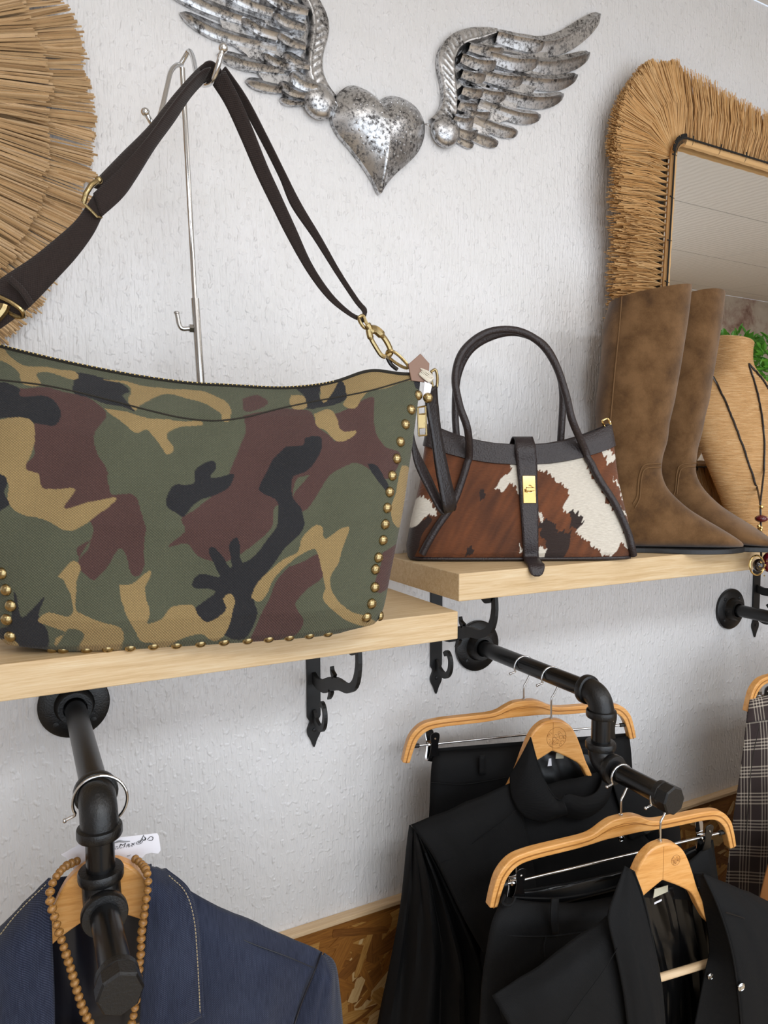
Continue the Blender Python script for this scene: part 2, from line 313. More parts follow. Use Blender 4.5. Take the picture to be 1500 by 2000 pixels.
# OSB wainscot with real strands and a cap strip
bd = MB().box(((X0+X1)/2, -.006, .3675), (X1-X0, .012, .735)).build('wall_lower', OSB[1], smooth=False); bd['kind'] = 'structure'
def strand(c, ln, wd, a, h, z):
    k = 6; t = np.array([(-.5, -.1), (-.42, -.5), (.38, -.46), (.5, .05), (.4, .5), (-.36, .42)])*np.array([ln, wd])*(1+rng.uniform(-.22, .22, (6, 2))); ca, sa = math.cos(a), math.sin(a)
    q = t@np.array([[ca, sa], [-sa, ca]]); tilt = rng.uniform(-.006, .006, 2)
    top = np.stack([c[0]+q[:, 0], -.0122-h-np.abs(q@tilt)*0.06, c[1]+q[:, 1]], 1); bot = top.copy(); bot[:, 1] = -.0119
    uv = np.vstack([t, t])+rng.uniform(0, 9, 2)
    return np.vstack([top, bot]), [tuple(range(6))]+[(i, i+6, (i+1) % 6+6, (i+1) % 6) for i in range(6)], uv
stuff = MB(); cnt = 0
for i in range(3600):
    vis = i < 280
    c = (rng.uniform(.33, .66), rng.uniform(.50, .725)) if (vis and i < 190) else ((rng.uniform(1.3, 1.62), rng.uniform(.5, .725)) if vis else (rng.uniform(-.8, 2.6), rng.uniform(.03, .722)))
    ln, wd = rng.uniform(.04, .13), rng.uniform(.008, .030); a = rng.normal(.35, .7) if rng.random() < .75 else rng.uniform(0, 3.14)
    if c[1]+abs(math.sin(a))*ln*.6+wd*.6 > .735: continue
    v, f, uv = strand(c, ln, wd, a, rng.uniform(.0003, .0016), 0); mi = int(rng.choice(4, p=[.32, .30, .14, .24]))
    if vis: MB().add(v, f, uv).build('osb_strand', OSB[mi], bd, smooth=False)
    else: stuff.add(v, f, uv, mi)
so = stuff.build('osb_strands', OSB, bd, smooth=False); so['kind'] = 'stuff'
tr = MB().box(((X0+X1)/2, -.009, .739), (X1-X0, .018, .008)).build('trim_1', M['trim'], smooth=False); tr['kind'] = 'structure'; bev(tr, .0015)

# ------------------------------------------------------------------ shelves and brackets
SD, ST = .232, .039; ZL, ZR = 1.2925, 1.3450
def shelf(x0, x1, zt, label):
    o = MB().box(((x0+x1)/2, -SD/2, zt-ST/2), (x1-x0, SD, ST)).build('wall_shelf', M['shelf'], smooth=False, off=((x0+x1)/2, -SD/2, zt-ST/2)); o.location = ((x0+x1)/2, -SD/2, zt-ST/2); bev(o, .0012)
    return tag(o, label, 'shelf', 'pale oak wall shelves')
shelf(-.75, .5403, ZL, 'pale oak wall shelf carrying the camouflage bag, the lower of the two')
shelf(.5415, 1.95, ZR, 'pale oak wall shelf carrying the cowhide handbag, boots and bust')
def bracket(x, zt, label):
    t = thing('shelf_bracket', label, 'bracket', (x, 0, zt), group='black scroll shelf brackets')
    pw = .0235
    fin = cr([(pw/2-.001, -.166), (.0075, -.171), (.0085, -.176), (.0118, -.184), (.0108, -.193), (.0055, -.203), (.0022, -.212), (0, -.2155)], 22); pl = [(-pw/2, 0), (pw/2, 0), (pw/2, -.163)]+[tuple(q) for q in fin]+[(-q[0], q[1]) for q in fin[::-1][1:]]+[(-pw/2, -.163)]
    bev(MB().prism(pl, .004, (0, -.002, 0)).build('back_plate', M['iron'], t, smooth=False), .0006)
    MB().box((0, -.09, -.002), (pw, .18, .004)).build('top_plate', M['iron'], t, smooth=False)
    sc = MB()
    def strip(pts, w0, w1, n=26):
        P = cr(pts, n); T = np.gradient(P, axis=0); T /= np.linalg.norm(T, axis=1)[:, None]; N = np.stack([-T[:, 1], T[:, 0]], 1); w = np.interp(np.linspace(0, 1, n), np.linspace(0, 1, len(w0)), w0)[:, None]/2
        sc.prism(np.vstack([P+N*w, (P-N*w)[::-1]]), .006, (0, 0, 0), (0, -1, 0), (0, 0, 1))
    strip([(.170, -.004), (.166, -.016), (.148, -.022), (.136, -.010), (.141, .0-.003)], (.008, .009, .009, .007, .006), 0)
    strip([(.170, -.004), (.172, -.036), (.162, -.064), (.137, -.079), (.105, -.082), (.075, -.090), (.045, -.102), (.018, -.104), (.002, -.098)], (.010, .011, .013, .013, .016, .021, .022, .018, .016), 0)
    strip([(.088, -.076), (.080, -.070), (.078, -.062)], (.010, .006, .002), 0, 8)
    strip([(.075, -.100), (.072, -.108), (.066, -.116)], (.010, .006, .002), 0, 8)
    strip([(.003, -.156), (.016, -.170), (.034, -.174), (.047, -.162), (.049, -.143), (.040, -.132), (.031, -.137)], (.012, .011, .010, .009, .008, .007, .008), 0)
    sc.build('scroll', M['iron'], t, smooth=False)
    MB().lathe([(.0032, 0), (.003, .0015), (.001, .002)], (0, -.004, -.186), (0, -1, 0), 10).build('screw', M['iron'], t)
bracket(.4157, ZL-ST, 'black scroll bracket beneath the left shelf, under the camouflage bag')
bracket(.6475, ZR-ST, 'black scroll bracket beside the middle pipe flange, half behind the left shelf end')
bracket(1.5222, ZR-ST, 'black scroll bracket beside the right-hand pipe flange at the photo edge')
bracket(-.45, ZL-ST, 'black scroll bracket under the far left of the lower shelf, outside the frame')

# ------------------------------------------------------------------ pipe racks
ZU, ZW = 1.167, 1.067; PR = .0135
def rack(X, wv, wend, zl, label):
    t = thing('pipe_rail', label, 'clothes rail', (X, 0, ZU), world=True, group='black iron pipe clothes rails')
    MB().lathe([(.046, 0), (.046, .0055), (.044, .007), (.026, .008), (.0245, .010), (.0225, .022), (.0215, .024), (.0155, .024), (.0155, .010)], (X, 0, ZU), (0, -1, 0), 48).build('flange', M['castblack'], t)
    for a in (45, 135, 225, 315): MB().lathe([(.0045, 0), (.004, .0015), (.0015, .0024)], (X+.034*math.cos(R(a)), -.007, ZU+.034*math.sin(R(a))), (0, -1, 0), 12).build('screw', M['iron'], t)
    MB().tube([(X, -.012, ZU), (X, -(wv-.02), ZU)], PR, 28).build('upper_pipe', M['black'], t)
    def elbow(p0, c, p1, bands):
        m = MB(); P = [np.array(p0)]+[None]*0; a0, a1 = np.array(p0), np.array(p1); c = np.array(c); pts = []
        for k in np.linspace(0, 1, 14): pts.append((1-k)**2*a0+2*k*(1-k)*c+k*k*a1)
        m.tube(pts, .0178, 28)
        e = m.build('elbow', M['castblack'], t)
        for q, d in bands: 
            d = np.array(d, float); MB().lathe([(.0178, -.001), (.0208, .0), (.0214, .002), (.0214, .008), (.0204, .010), (.0150, .0105)], q, d, 32).build('elbow_band', M['castblack'], e)
        return e
    elbow((X, -(wv-.026), ZU), (X, -wv, ZU), (X, -wv, ZU-.026), [((X, -(wv-.024), ZU), (0, 1, 0)), ((X, -wv, ZU-.022), (0, 0, -1))])
    MB().tube([(X, -wv, ZU-.02), (X, -wv, zl+.02)], PR, 28).build('drop_pipe', M['black'], t)
    elbow((X, -wv, zl+.026), (X, -wv, zl), (X, -(wv+.026), zl), [((X, -wv, zl+.022), (0, 0, 1)), ((X, -(wv+.020), zl), (0, -1, 0))])
    MB().tube([(X, -(wv+.02), zl), (X, -(wend-.012), zl)], PR, 28).build('lower_pipe', M['black'], t)
    cp = MB().lathe([(.0165, .0), (.0178, .001), (.0178, .0075), (.0170, .009)], (X, -(wend-.026), zl), (0, -1, 0), 32)
    cp.lathe([(.0172, .008), (.0188, .010), (.0188, .024), (.0170, .026), (.001, .026)], (X, -(wend-.026), zl), (0, -1, 0), 8)
    cp.build('end_cap', M['castblack'], t, smooth=False)
RACKS = [(.0620, .325, .466, 1.070), (.7344, .311, .4415, ZW), (1.4309, .311, .4415, ZW)]
for r_, l_ in zip(RACKS, ('black iron pipe rail holding the denim blazer below the left shelf', 'black iron pipe rail holding black suits, in the middle', 'black iron pipe rail cut off by the right photo edge')): rack(*r_, l_)

# ------------------------------------------------------------------ winged heart on the wall
hx, hz = .5423, 2.0447
wing_t = thing('winged_heart', 'antique silver metal heart with two feathered wings on the white wall', 'wall decoration', (hx, -.004, hz), world=True)
def wp(x, y): q = at(550+x/2.143, y/2.143, 0.0); return np.array([q[0], q[2]])
def hpx(x, y): q = at(x, y, 0.012); return np.array([q[0], q[2]])
# heart
ho = cr([hpx(*p) for p in [(740, 196), (755, 187), (775, 187), (800, 197), (820, 216), (831, 243), (829, 270), (818, 296), (798, 318), (775, 338), (756, 360), (744, 377), (731, 352), (712, 322), (688, 290), (664, 262), (650, 233), (650, 205), (662, 180), (684, 166), (705, 169), (726, 183), (740, 196)]], 120)[:-1]
cen = ho.mean(0)+np.array([0, .01]); rr = np.linspace(0, 1, 26)
hp = []
for k in rr:
    q = cen+(ho-cen)*math.sin(k*math.pi/2)
    hgt = .006+.034*np.maximum(0, 1-math.sin(k*math.pi/2)**2.2)*np.ones(len(q))
    crease = np.exp(-((q[:, 0]-.5317)/.012)**2)*np.clip((q[:, 1]-2.03)/.05, 0, 1)*.010*(1-k*.2)
    hp.append(np.stack([q[:, 0], -(hgt-crease)-.004, q[:, 1]], 1))
hm = MB().grid(np.array(hp), wrapv=True, flip=True); rim = hp[-1].copy(); rim[:, 1] = -.001
hm.grid(np.array([hp[-1], rim]), wrapv=True, flip=True); hob = hm.build('heart', M['silver'], wing_t)
# hammered studs on the heart
bm_ = MB(); hv = BVHTree.FromPolygons([Vector(v) for v in np.vstack(hm.v)], hm.f)
for i in range(-6, 7):
    for j in range(-6, 8):
        x, z = cen[0]+i*.0092+(.0046 if j % 2 else 0), cen[1]+j*.0088-.004
        d = np.hypot(ho[:, 0]-x, ho[:, 1]-z).min(); ang = 0
        ins = sum(((ho[k, 1] > z) != (ho[k-1, 1] > z)) and (x < (ho[k-1, 0]-ho[k, 0])*(z-ho[k, 1])/(ho[k-1, 1]-ho[k, 1]+1e-12)+ho[k, 0]) for k in range(len(ho))) % 2
        if ins and d > .012 and rng.random() < .8:
            h = hv.ray_cast(Vector((x, -.2, z)), Vector((0, 1, 0)))
            if h[0] is not None: bm_.lathe([(.0022, -.0005), (.0016, .0009), (.0004, .0013)], h[0], h[1] if h[1].y < 0 else -h[1], 8)
sb = bm_.build('stud_dimples', M['silver'], hob); sb['kind'] = 'stuff'
RW = dict(back=[([(900, 165), (1060, 200), (1160, 185), (1250, 130), (1330, 66)], 78), ([(890, 245), (1080, 285), (1200, 268), (1283, 232)], 62), ([(870, 315), (1050, 350), (1150, 352), (1234, 322)], 54), ([(850, 385), (1000, 425), (1100, 428), (1174, 404)], 52), ([(815, 435), (940, 482), (1010, 496), (1079, 494)], 50), ([(790, 505), (900, 548), (980, 566)], 44), ([(760, 560), (840, 592), (900, 608)], 38), ([(720, 585), (770, 608), (797, 614)], 26)],
 mid=[([(880, 165), (980, 190), (1082, 205)], 58), ([(850, 250), (950, 278), (1055, 278)], 54), ([(800, 318), (900, 345), (995, 350)], 48), ([(770, 385), (850, 412), (922, 415)], 46), ([(745, 480), (800, 495), (858, 494)], 40), ([(715, 560), (760, 575), (804, 566)], 38)],
 front=[([(760, 215), (840, 235), (907, 234)], 38), ([(725, 262), (800, 290), (874, 290)], 44), ([(730, 325), (785, 342), (832, 341)], 38), ([(730, 395), (775, 408), (820, 406)], 38), ([(715, 455), (755, 466), (797, 466)], 44), ([(690, 520), (735, 532), (777, 522)], 56)])
ARM = [(612, 505), (640, 480), (660, 440), (662, 380), (648, 310), (643, 260), (655, 210), (690, 165), (740, 138), (800, 127), (870, 130), (918, 148)]
ARMI = [(735, 600), (705, 545), (722, 480), (722, 420), (715, 345), (712, 285), (725, 238), (762, 207), (820, 190), (868, 168), (900, 158), (918, 148)]
def make_wing(tf_):
    w = tf_([0, 0]); M_ = MB()
    root = None
    armo, armi = cr([tf_(wp(*p)) for p in ARM], 180), cr([tf_(wp(*p)) for p in ARMI], 180)
    s = np.linspace(0, 1, 13); P = np.array([[(*(a+(b-a)*q), ) for q in s] for a, b in zip(armo, armi)]); wd = np.linalg.norm(armo-armi, axis=1)
    dome = np.sin(np.clip(s, 0, 1)*math.pi)**.6; ridge = np.array([.0011*abs(math.sin(i*.42)) for i in range(180)])
    Y = -(.011+(.004+.05*wd[:, None])*dome[None, :]*.9+.003*np.exp(-((s[None, :]-.80)/.10)**2)-ridge[:, None]*((s[None, :] > .18)*(s[None, :] < .72)))
    G = np.stack([P[..., 0], Y, P[..., 1]], -1)
    mm = MB().grid(G, flip=tf_.flip); e0 = G[:, 0].copy(); e0[:, 1] = -.001; e1 = G[:, -1].copy(); e1[:, 1] = -.006
    mm.grid(np.array([e0, G[:, 0]]).transpose(1, 0, 2), flip=tf_.flip); mm.grid(np.array([G[:, -1], e1]).transpose(1, 0, 2), flip=tf_.flip)
    arm = mm.build('wing_arm', M['silver'], wing_t)
    bp = [wp(*p) for p in [(720, 600), (760, 560), (850, 580), (900, 520), (960, 500), (980, 440), (1040, 400), (1080, 330), (1120, 280), (1100, 220), (960, 165), (900, 160), (820, 185), (760, 205), (712, 285), (715, 400), (700, 500)]]
    MB().prism([tf_(q) for q in bp], .004, (0, -.0045, 0), (1, 0, 0), (0, 0, 1)).build('wing_plate', M['silver'], wing_t, smooth=False)
    # knob at the wing root
    c = tf_(wp(672, 560)); kn = MB(); kn.sphere((c[0], -.010, c[1]), 1.0, 28, (.0270, .0155, .0262)); kn.build('wing_root_knob', M['silver'], wing_t)
    for lay, (h0, key) in enumerate(((.004, 'back'), (.010, 'mid'), (.0150, 'front'))):
        for k, (pts, wpx) in enumerate(RW[key]):
            C = cr([tf_(wp(*p)) for p in pts], 22); T = np.gradient(C, axis=0); T /= np.linalg.norm(T, axis=1)[:, None]; N = np.stack([-T[:, 1], T[:, 0]], 1)
            u = np.linspace(0, 1, 22); hw = wpx/2.143*.00097*.5*np.clip(.75+.5*u, 0, 1.05)*np.sqrt(np.clip(1-np.clip((u-.62)/.38, 0, 1)**2.4, 0.0, 1)); hw = np.maximum(hw, .0006)
            vv = np.linspace(-1, 1, 9); prof = (1-np.abs(vv)**1.8)
            hh = h0+.0012*(k % 2)
            G = np.array([[(*(C[i]+N[i]*hw[i]*v), hh+(.0085*(1-abs(v-.25)/1.25 if v > -1 else 0)+.002*(abs(v-.25) < .13))*min(1, hw[i]/.008)) for j, v in enumerate(vv)] for i in range(22)])
            G = np.stack([G[..., 0], -G[..., 2], G[..., 1]], -1); mm = MB().grid(G, flip=not tf_.flip)
            for side in (0, -1):
                ed = G[:, side].copy(); ed[:, 1] = np.maximum(ed[:, 1]+.006, -.001*0-.0005) if lay else -.0008
                mm.grid(np.array([G[:, side], ed]).transpose(1, 0, 2), flip=(side == -1) != tf_.flip)
            mm.build('feather', M['silver'], wing_t)
class RightT:
    flip = False
    def __call__(s, p): return np.asarray(p, float)
class LeftT:
    flip = True
    def __call__(s, p):
        m = np.array([hx, hz]); a = R(1.1); n = np.array([math.cos(a), math.sin(a)]); d = np.asarray(p, float)-m; d = d-2*(d@n)*n; q = m+d
        L = np.array([.4255, 2.0424]); b = R(-3.5); e = q-L; return L+np.array([e[0]*math.cos(b)-e[1]*math.sin(b), e[0]*math.sin(b)+e[1]*math.cos(b)])+np.array([-.0005, .001])
make_wing(RightT()); make_wing(LeftT())
for a, b in ((at(648, 198, .012), at(658, 206, .014)), (at(830, 242, .014), at(840, 250, .012))): MB().tube(cr([a, (np.array(a)+b)/2+np.array([0, -.004, 0]), b], 8), .0016, 8).build('link_ring', M['silver'], wing_t)

# ------------------------------------------------------------------ round straw wall hanging
sc_ = np.array([-.2833, 1.9336]); straw_t = thing('straw_wall_hanging', 'round layered straw wall hanging cut off at the upper left', 'wall decoration', (sc_[0], -.004, sc_[1]), world=True)
MB().lathe([(.30, 0), (.30, .012), (.27, .016), (.10, .016)], (sc_[0], 0, sc_[1]), (0, -1, 0), 64).build('backing_disc', flat('woven_backing', '#7d5f3c', .9), straw_t)
MB().lathe([(.150, .020), (.155, .030), (.135, .034), (.125, .030), (.125, .018)], (sc_[0], 0, sc_[1]), (0, -1, 0), 64).build('inner_ring', M['rope'], straw_t)
MB().lathe([(.13, .010), (.13, .019), (.001, .0192)], (sc_[0], 0, sc_[1]), (0, -1, 0), 64).build('mirror_disc', M['mirror'], straw_t, smooth=False)
def straws(m, ang, r0, r1, w0, w1, wid, seed):
    """one thin tapering straw as a 3-sided rod"""
    d0, d1 = np.array([math.cos(ang[0]), math.sin(ang[0])]), np.array([math.cos(ang[1]), math.sin(ang[1])]); a, b = sc_+d0*r0, sc_+d1*r1; mid = (a+b)/2+rng.normal(0, .0012, 2)
    P = np.array([(a[0], -w0, a[1]), (mid[0], -(w0+w1)/2-rng.uniform(-.001, .0015), mid[1]), (b[0], -w1, b[1])]); t = P[-1]-P[0]; t /= np.linalg.norm(t); n = np.array([-t[2], 0, t[0]])
    rg = np.array([[p-n*wid/2, p+np.array([0, -wid*.55, 0]), p+n*wid/2, p+np.array([0, wid*.3, 0])] for p in P])
    uv = np.zeros((3, 4, 2)); uv[..., 0] = np.linspace(0, 1, 3)[:, None]; uv[..., 1] = seed
    n0 = m.n; m.grid(rg, uv, wrapv=True, flip=True); m.f += [(n0, n0+1, n0+2, n0+3), (n0+11, n0+10, n0+9, n0+8)]; m.mi += [0, 0]
for tier, (r0, r1, n, wb, wt, ft) in enumerate(((.20, .392, 2600, .010, .016, .006), (.14, .342, 1900, .020, .027, .004), (.10, .27, 900, .030, .036, .004))):
    m = MB(); nb = int(n/16)
    for b in range(nb):
        ac = 2*math.pi*(b+rng.uniform(-.25, .25))/nb; rl = r1+rng.normal(0, ft*.6)-abs(rng.normal(0, .002)); lift = rng.uniform(0, .006); sk = rng.normal(0, .035)
        if tier == 0 and math.cos(ac) < -.55: continue
        for k in range(16):
            o = rng.uniform(-.5, .5)*2*math.pi/nb*1.25
            straws(m, (ac+o*.9+rng.normal(0, .012)+sk, ac+o*1.05+rng.normal(0, .006)), r0, rl+rng.normal(0, .0018)+(rng.uniform(0, .010) if rng.random() < .05 else 0), wb+lift*.5+rng.uniform(0, .004), wt+lift+rng.uniform(-.004, .003), rng.uniform(.0017, .0031), rng.uniform(0, 50))
    o = m.build('straw_tier', M['straw'], straw_t, smooth=False); o['kind'] = 'stuff'

# ------------------------------------------------------------------ raffia fringed mirror
mx0, mx1, mz0, mz1 = 1.1565, 1.80, 1.50, 2.116; mw = .032
mir = thing('raffia_mirror', 'rectangular wall mirror with a shaggy raffia fringe behind the boots', 'mirror', ((mx0+mx1)/2, -.004, mz0), world=True)
tiltm = R(2.3); g = MB()
def tiltp(x, z, w): return (x, -(w+(z-mz0)*math.sin(tiltm)), z)
hh = .008
gl = [(mx0-hh, mz0-hh), (mx1+hh, mz0-hh), (mx1+hh, mz1+hh), (mx0-hh, mz1+hh)]
g.add([tiltp(x, z, .016) for x, z in gl]+[tiltp(x, z, .012) for x, z in gl], [(0, 1, 2, 3), (7, 6, 5, 4), (0, 4, 5, 1), (1, 5, 6, 2), (2, 6, 7, 3), (3, 7, 4, 0)])
g.build('mirror_glass', M['mirror'], mir, smooth=False)
bb = MB()
for c, d in ((((mx0+mx1)/2, -.010, mz1+.03), (mx1-mx0+.13, .010, .06)), (((mx0+mx1)/2, -.006, mz0-.03), (mx1-mx0+.13, .010, .06)), ((mx0-.033, -.008, (mz0+mz1)/2), (.062, .010, mz1-mz0)), ((mx1+.033, -.008, (mz0+mz1)/2), (.062, .010, mz1-mz0))): bb.box(c, d)
bb.build('backing_frame', flat('plywood_back', '#8a6a44', .9), mir, smooth=False)
cr_r = .022; per = []
for (cx_, cz_, a0) in ((mx1-cr_r, mz0+cr_r, -90), (mx1-cr_r, mz1-cr_r, 0), (mx0+cr_r, mz1-cr_r, 90), (mx0+cr_r, mz0+cr_r, 180)):
    for a in np.linspace(a0, a0+90, 9): per.append((cx_+cr_r*math.cos(R(a)), cz_+cr_r*math.sin(R(a)), math.cos(R(a)), math.sin(R(a))))
per = np.array(per+[per[0]]); Pp = lin(per, 760)[:-1]; nrm = Pp[:, 2:]/np.linalg.norm(Pp[:, 2:], axis=1)[:, None]
wof = lambda z: .026+(z-mz0)*math.sin(tiltm)
rp = np.array([(p[0]+n_[0]*.005, -wof(p[1]), p[1]+n_[1]*.005) for p, n_ in zip(Pp, nrm)]); rad = .0062+.0011*np.abs(np.sin(np.arange(len(rp))*1.0))
rm = MB().tube(rp, rad, 8, closed=True); rm.build('wrapped_binding', M['rope'], mir)
st = MB(); sp = np.array([(p[0]+n_[0]*.0105, -wof(p[1])-.0085, p[1]+n_[1]*.0105) for p, n_ in zip(Pp, nrm)]); st.tube(sp, .0018, 6, closed=True)
for i in range(0, len(Pp), 7):
    p, n_ = Pp[i], nrm[i]; w = wof(p[1]); t = np.array([-n_[1], n_[0]])
    a = np.array([p[0]+n_[0]*.0105, -w-.0088, p[1]+n_[1]*.0105]); k = rng.uniform(-.002, .002)
    st.tube([a, (p[0]+n_[0]*(.018)+t[0]*k, -w-.0095, p[1]+n_[1]*.018+t[1]*k)], .0014, 5); st.tube([a, (p[0]+n_[0]*.004, -w-.0075, p[1]+n_[1]*.004), (p[0]+n_[0]*.0, -w-.0040, p[1]+n_[1]*.0)], .0005, 4)
st.build('blanket_stitch', M['binding'], mir)
def fringe(n, layer):
    m = MB()
    for i in range(n):
        k = rng.integers(len(Pp)); p = Pp[k].copy(); n_ = nrm[k].copy()
        left = p[0] < mx0+.03 and p[1] < mz1-.03; top = p[1] > mz1-.03; corner = (not left) and p[0] < mx0+.05 and top
        if p[0] > 1.62 and p[1] < 1.9: continue
        s = k*.045; tuft = .5*math.sin(s*1.7)+.3*math.sin(s*4.3+1)+.2*math.sin(s*9.1); t = np.array([-n_[1], n_[0]])
        if left: ln = .160+.014*tuft; w1 = .052+.016*tuft
        elif top: ln = .155-.045*np.clip((p[0]-1.20)/.20, 0, 1)+.008*tuft; w1 = .044+.006*tuft
        else: ln = .12; w1 = .05
        sw = .16*math.sin(s*1.1+.6)+.06*math.sin(s*3.1)+rng.normal(0, .05)
        if left and rng.random() < .35 and p[1] < 1.98: ln *= rng.uniform(.8, .95); w1 += rng.uniform(.0, .03)
        d = n_+t*sw; d /= np.linalg.norm(d); ln *= rng.uniform(.90, 1.03); w0 = wof(p[1])-.006+layer*.003
        a = np.array([p[0]+n_[0]*.004, -w0+.004, p[1]+n_[1]*.004]); b = np.array([p[0]+d[0]*ln, -(w1+rng.uniform(-.020, .010)), p[1]+d[1]*ln]); mdl = (a+b)/2+np.array([d[0]*.004, -rng.uniform(.002, .012), d[1]*.004])+rng.normal(0, .0012, 3)
        wd = rng.uniform(.0005, .0010); nn = np.array([-d[1], 0, d[0]])
        rg = np.array([[q-nn*wd, q+np.array([0, -wd, 0]), q+nn*wd] for q in (a, mdl, b)]); uv = np.zeros((3, 3, 2)); uv[..., 1] = rng.uniform(0, 60)
        m.grid(rg, uv, wrapv=True, flip=True)
    o = m.build('raffia_fringe', M['raffia'], mir, smooth=False); o['kind'] = 'stuff'
fringe(17000, 0); fringe(17000, 1)

# ------------------------------------------------------------------ chrome bag stand
SX = .2042
stand = thing('bag_stand', 'chrome display stand with hooks holding up the camouflage bag strap', 'display stand', (.222, -.075, ZL), world=True)
pj_ = lambda px, py, w: at(px, py, w)
MB().prism([(.03+.07*math.cos(a)*1.0-.03, .05*math.sin(a)) for a in np.linspace(0, 2*math.pi, 40, endpoint=False)], .006, (.222, -.075, ZL+.003), (1, 0, 0), (0, 1, 0), .001).build('base_plate', M['chrome'], stand)
ptop, pj1, pj2 = at(356, 133, .10), at(381, 583, .10), at(392, 745, .10); dn = (pj2-pj1)/np.linalg.norm(pj2-pj1); pb = np.array([.232, -.092, ZL+.004])
MB().tube([pb, pj2, pj1], .0052, 18).build('outer_tube', M['steel'], stand)
MB().tube([pj1-np.array([0, 0, .01]), ptop], .0034, 14).build('inner_rod', M['chrome'], stand)
la = cr([at(355, 126, .10), at(344, 128, .108), at(333, 141, .118), at(326, 170, .125), at(318, 205, .132), at(309, 236, .140), at(302, 250, .150), at(296, 240, .158), at(284, 219, .160)], 40)
h1 = MB().tube(la, .0030, 12).build('hook_arm', M['chrome'], stand); MB().sphere(la[-1], .0050, 14).build('ball_end', M['chrome'], h1)
ra = cr([at(352, 127, .10), at(361, 112, .105), at(369, 100, .112), at(376, 110, .125), at(382, 138, .15), at(387, 157, .18), at(398, 166, .21), at(414, 159, .235), at(424, 135, .245), at(430, 113, .250), at(436, 94, .252)], 50)
h2 = MB().tube(ra, .0030, 12).build('hook_arm', M['chrome'], stand); MB().sphere(ra[-1], .0052, 14).build('ball_end', M['chrome'], h2)
sh = cr([at(381, 642, .098), at(368, 642, .098), at(356, 642, .098), at(350, 634, .098), at(347, 620, .098), at(345, 611, .098)], 20)
MB().tube(sh, .0030, 12).build('small_hook', M['steel'], stand); MB().lathe([(.0056, 0), (.0056, .005)], at(377, 642, .098), (-1, 0, 0), 6).build('hex_nut', M['steel'], stand, smooth=False)
MB().sphere(sh[-1], .0038, 10, (1, 1, .7)).build('hook_tip', M['steel'], stand)

# ------------------------------------------------------------------ print helpers (flat textile prints)
def pip(P, poly):
    x, y = P[:, 0], P[:, 1]; ins = np.zeros(len(P), bool); Q = np.asarray(poly, float); a = Q[-1]
    bb_ = (x >= Q[:, 0].min()) & (x <= Q[:, 0].max()) & (y >= Q[:, 1].min()) & (y <= Q[:, 1].max()); xi, yi = x[bb_], y[bb_]; r = np.zeros(len(xi), bool)
    for b in Q:
        c = (b[1] > yi) != (a[1] > yi)
        with np.errstate(divide='ignore', invalid='ignore'): r ^= c & (xi < (a[0]-b[0])*(yi-b[1])/(a[1]-b[1])+b[0])
        a = b
    ins[bb_] = r; return ins
def smooth_poly(p, n=0):
    p = list(p); return cr(p+[p[0]], n or 10*len(p))[:-1]
def paint(obj, cols):
    a = obj.data.color_attributes.new('print', 'FLOAT_COLOR', 'POINT'); a.data.foreach_set('color', np.c_[cols, np.ones(len(cols))].astype(np.float32).ravel())
def bvh_of(mb): return BVHTree.FromPolygons([Vector(v) for v in np.vstack(mb.v)], mb.f)
def hit(bvh, px, py, off=0.0):
    d = Vector(ray(px, py)).normalized(); h = bvh.ray_cast(Vector(CAM), d)
    if h[0] is None: return None
    n = h[1] if h[1].dot(d) < 0 else -h[1]; return np.array(h[0]+n*off), np.array(n)
def on(bvh, pts, off=0.0, n=0, smooth=True):
    out = []
    for p in (cr(pts, n) if n else np.asarray(pts, float)):
        h = hit(bvh, p[0], p[1], off)
        if h: out.append(h[0])
    return np.array(out)

# ------------------------------------------------------------------ camouflage bag
bo = np.array([.185, -.272, ZL+.0008]); ba = R(12.8); bx = np.array([math.cos(ba), -math.sin(ba), 0]); by = np.array([math.sin(ba), math.cos(ba), 0])
def bag_local(px, py, yl):
    r = ray(px, py); n = by; q = bo+by*yl; k = ((q-CAM)@n)/(r@n); p = CAM+r*k-bo; return p@bx, p[2]
bag = thing('camouflage_bag', 'large camouflage canvas shoulder bag with brass studs on the left shelf', 'bag', tuple(bo+by*.06), world=True)
out = np.array([(.145, .000), (.165, .003)]+[bag_local(px, py, .035) for px, py in ((705, 1243), (728, 1229), (744, 1212), (753, 1190), (762, 1150), (776, 1085), (790, 1015), (803, 950), (816, 880), (828, 800), (838, 742))])
zz = np.maximum.accumulate(out[:, 1]); 
NZ, NF, NBK = 330, 540, 70
Hs = lambda s: .297+np.where(s < 0, .050*np.abs(s)**1.5, .022*np.abs(s)**2.2)+.011*np.exp(-((s-.74)/.13)**2)-.004*np.exp(-((s-.35)/.2)**2)
t = np.linspace(0, 1, NZ); tt = t**.9
hw = np.interp(tt*.318, zz, out[:, 0]); hw[tt*.318 < zz[1]] = np.interp(tt[tt*.318 < zz[1]]*.318, zz[:3], out[:3, 0])
kk = np.ones(9)/9; hw = np.convolve(np.pad(hw, 4, 'edge'), kk, 'valid')
ht = np.interp(tt, [0, .03, .12, .45, .75, .88, .96, 1], [.040, .050, .060, .064, .050, .034, .014, .003]); yc = np.interp(tt, [0, .5, .8, 1], [.058, .060, .066, .072])
ex = np.interp(tt, [0, .5, 1], [3.4, 2.9, 2.2])
u_ = np.linspace(1, -1, NF); sf = .55*u_+.45*np.sin(u_*math.pi/2); ub = np.linspace(-1, 1, NBK+2)[1:-1]; sb_ = .55*ub+.45*np.sin(ub*math.pi/2)
SS = np.r_[sf, sb_]; SG = np.r_[-np.ones(NF), np.ones(NBK)]; TH = SS; S_ = SG*np.clip((1-np.abs(SS)**3)**.5, 0, 1)
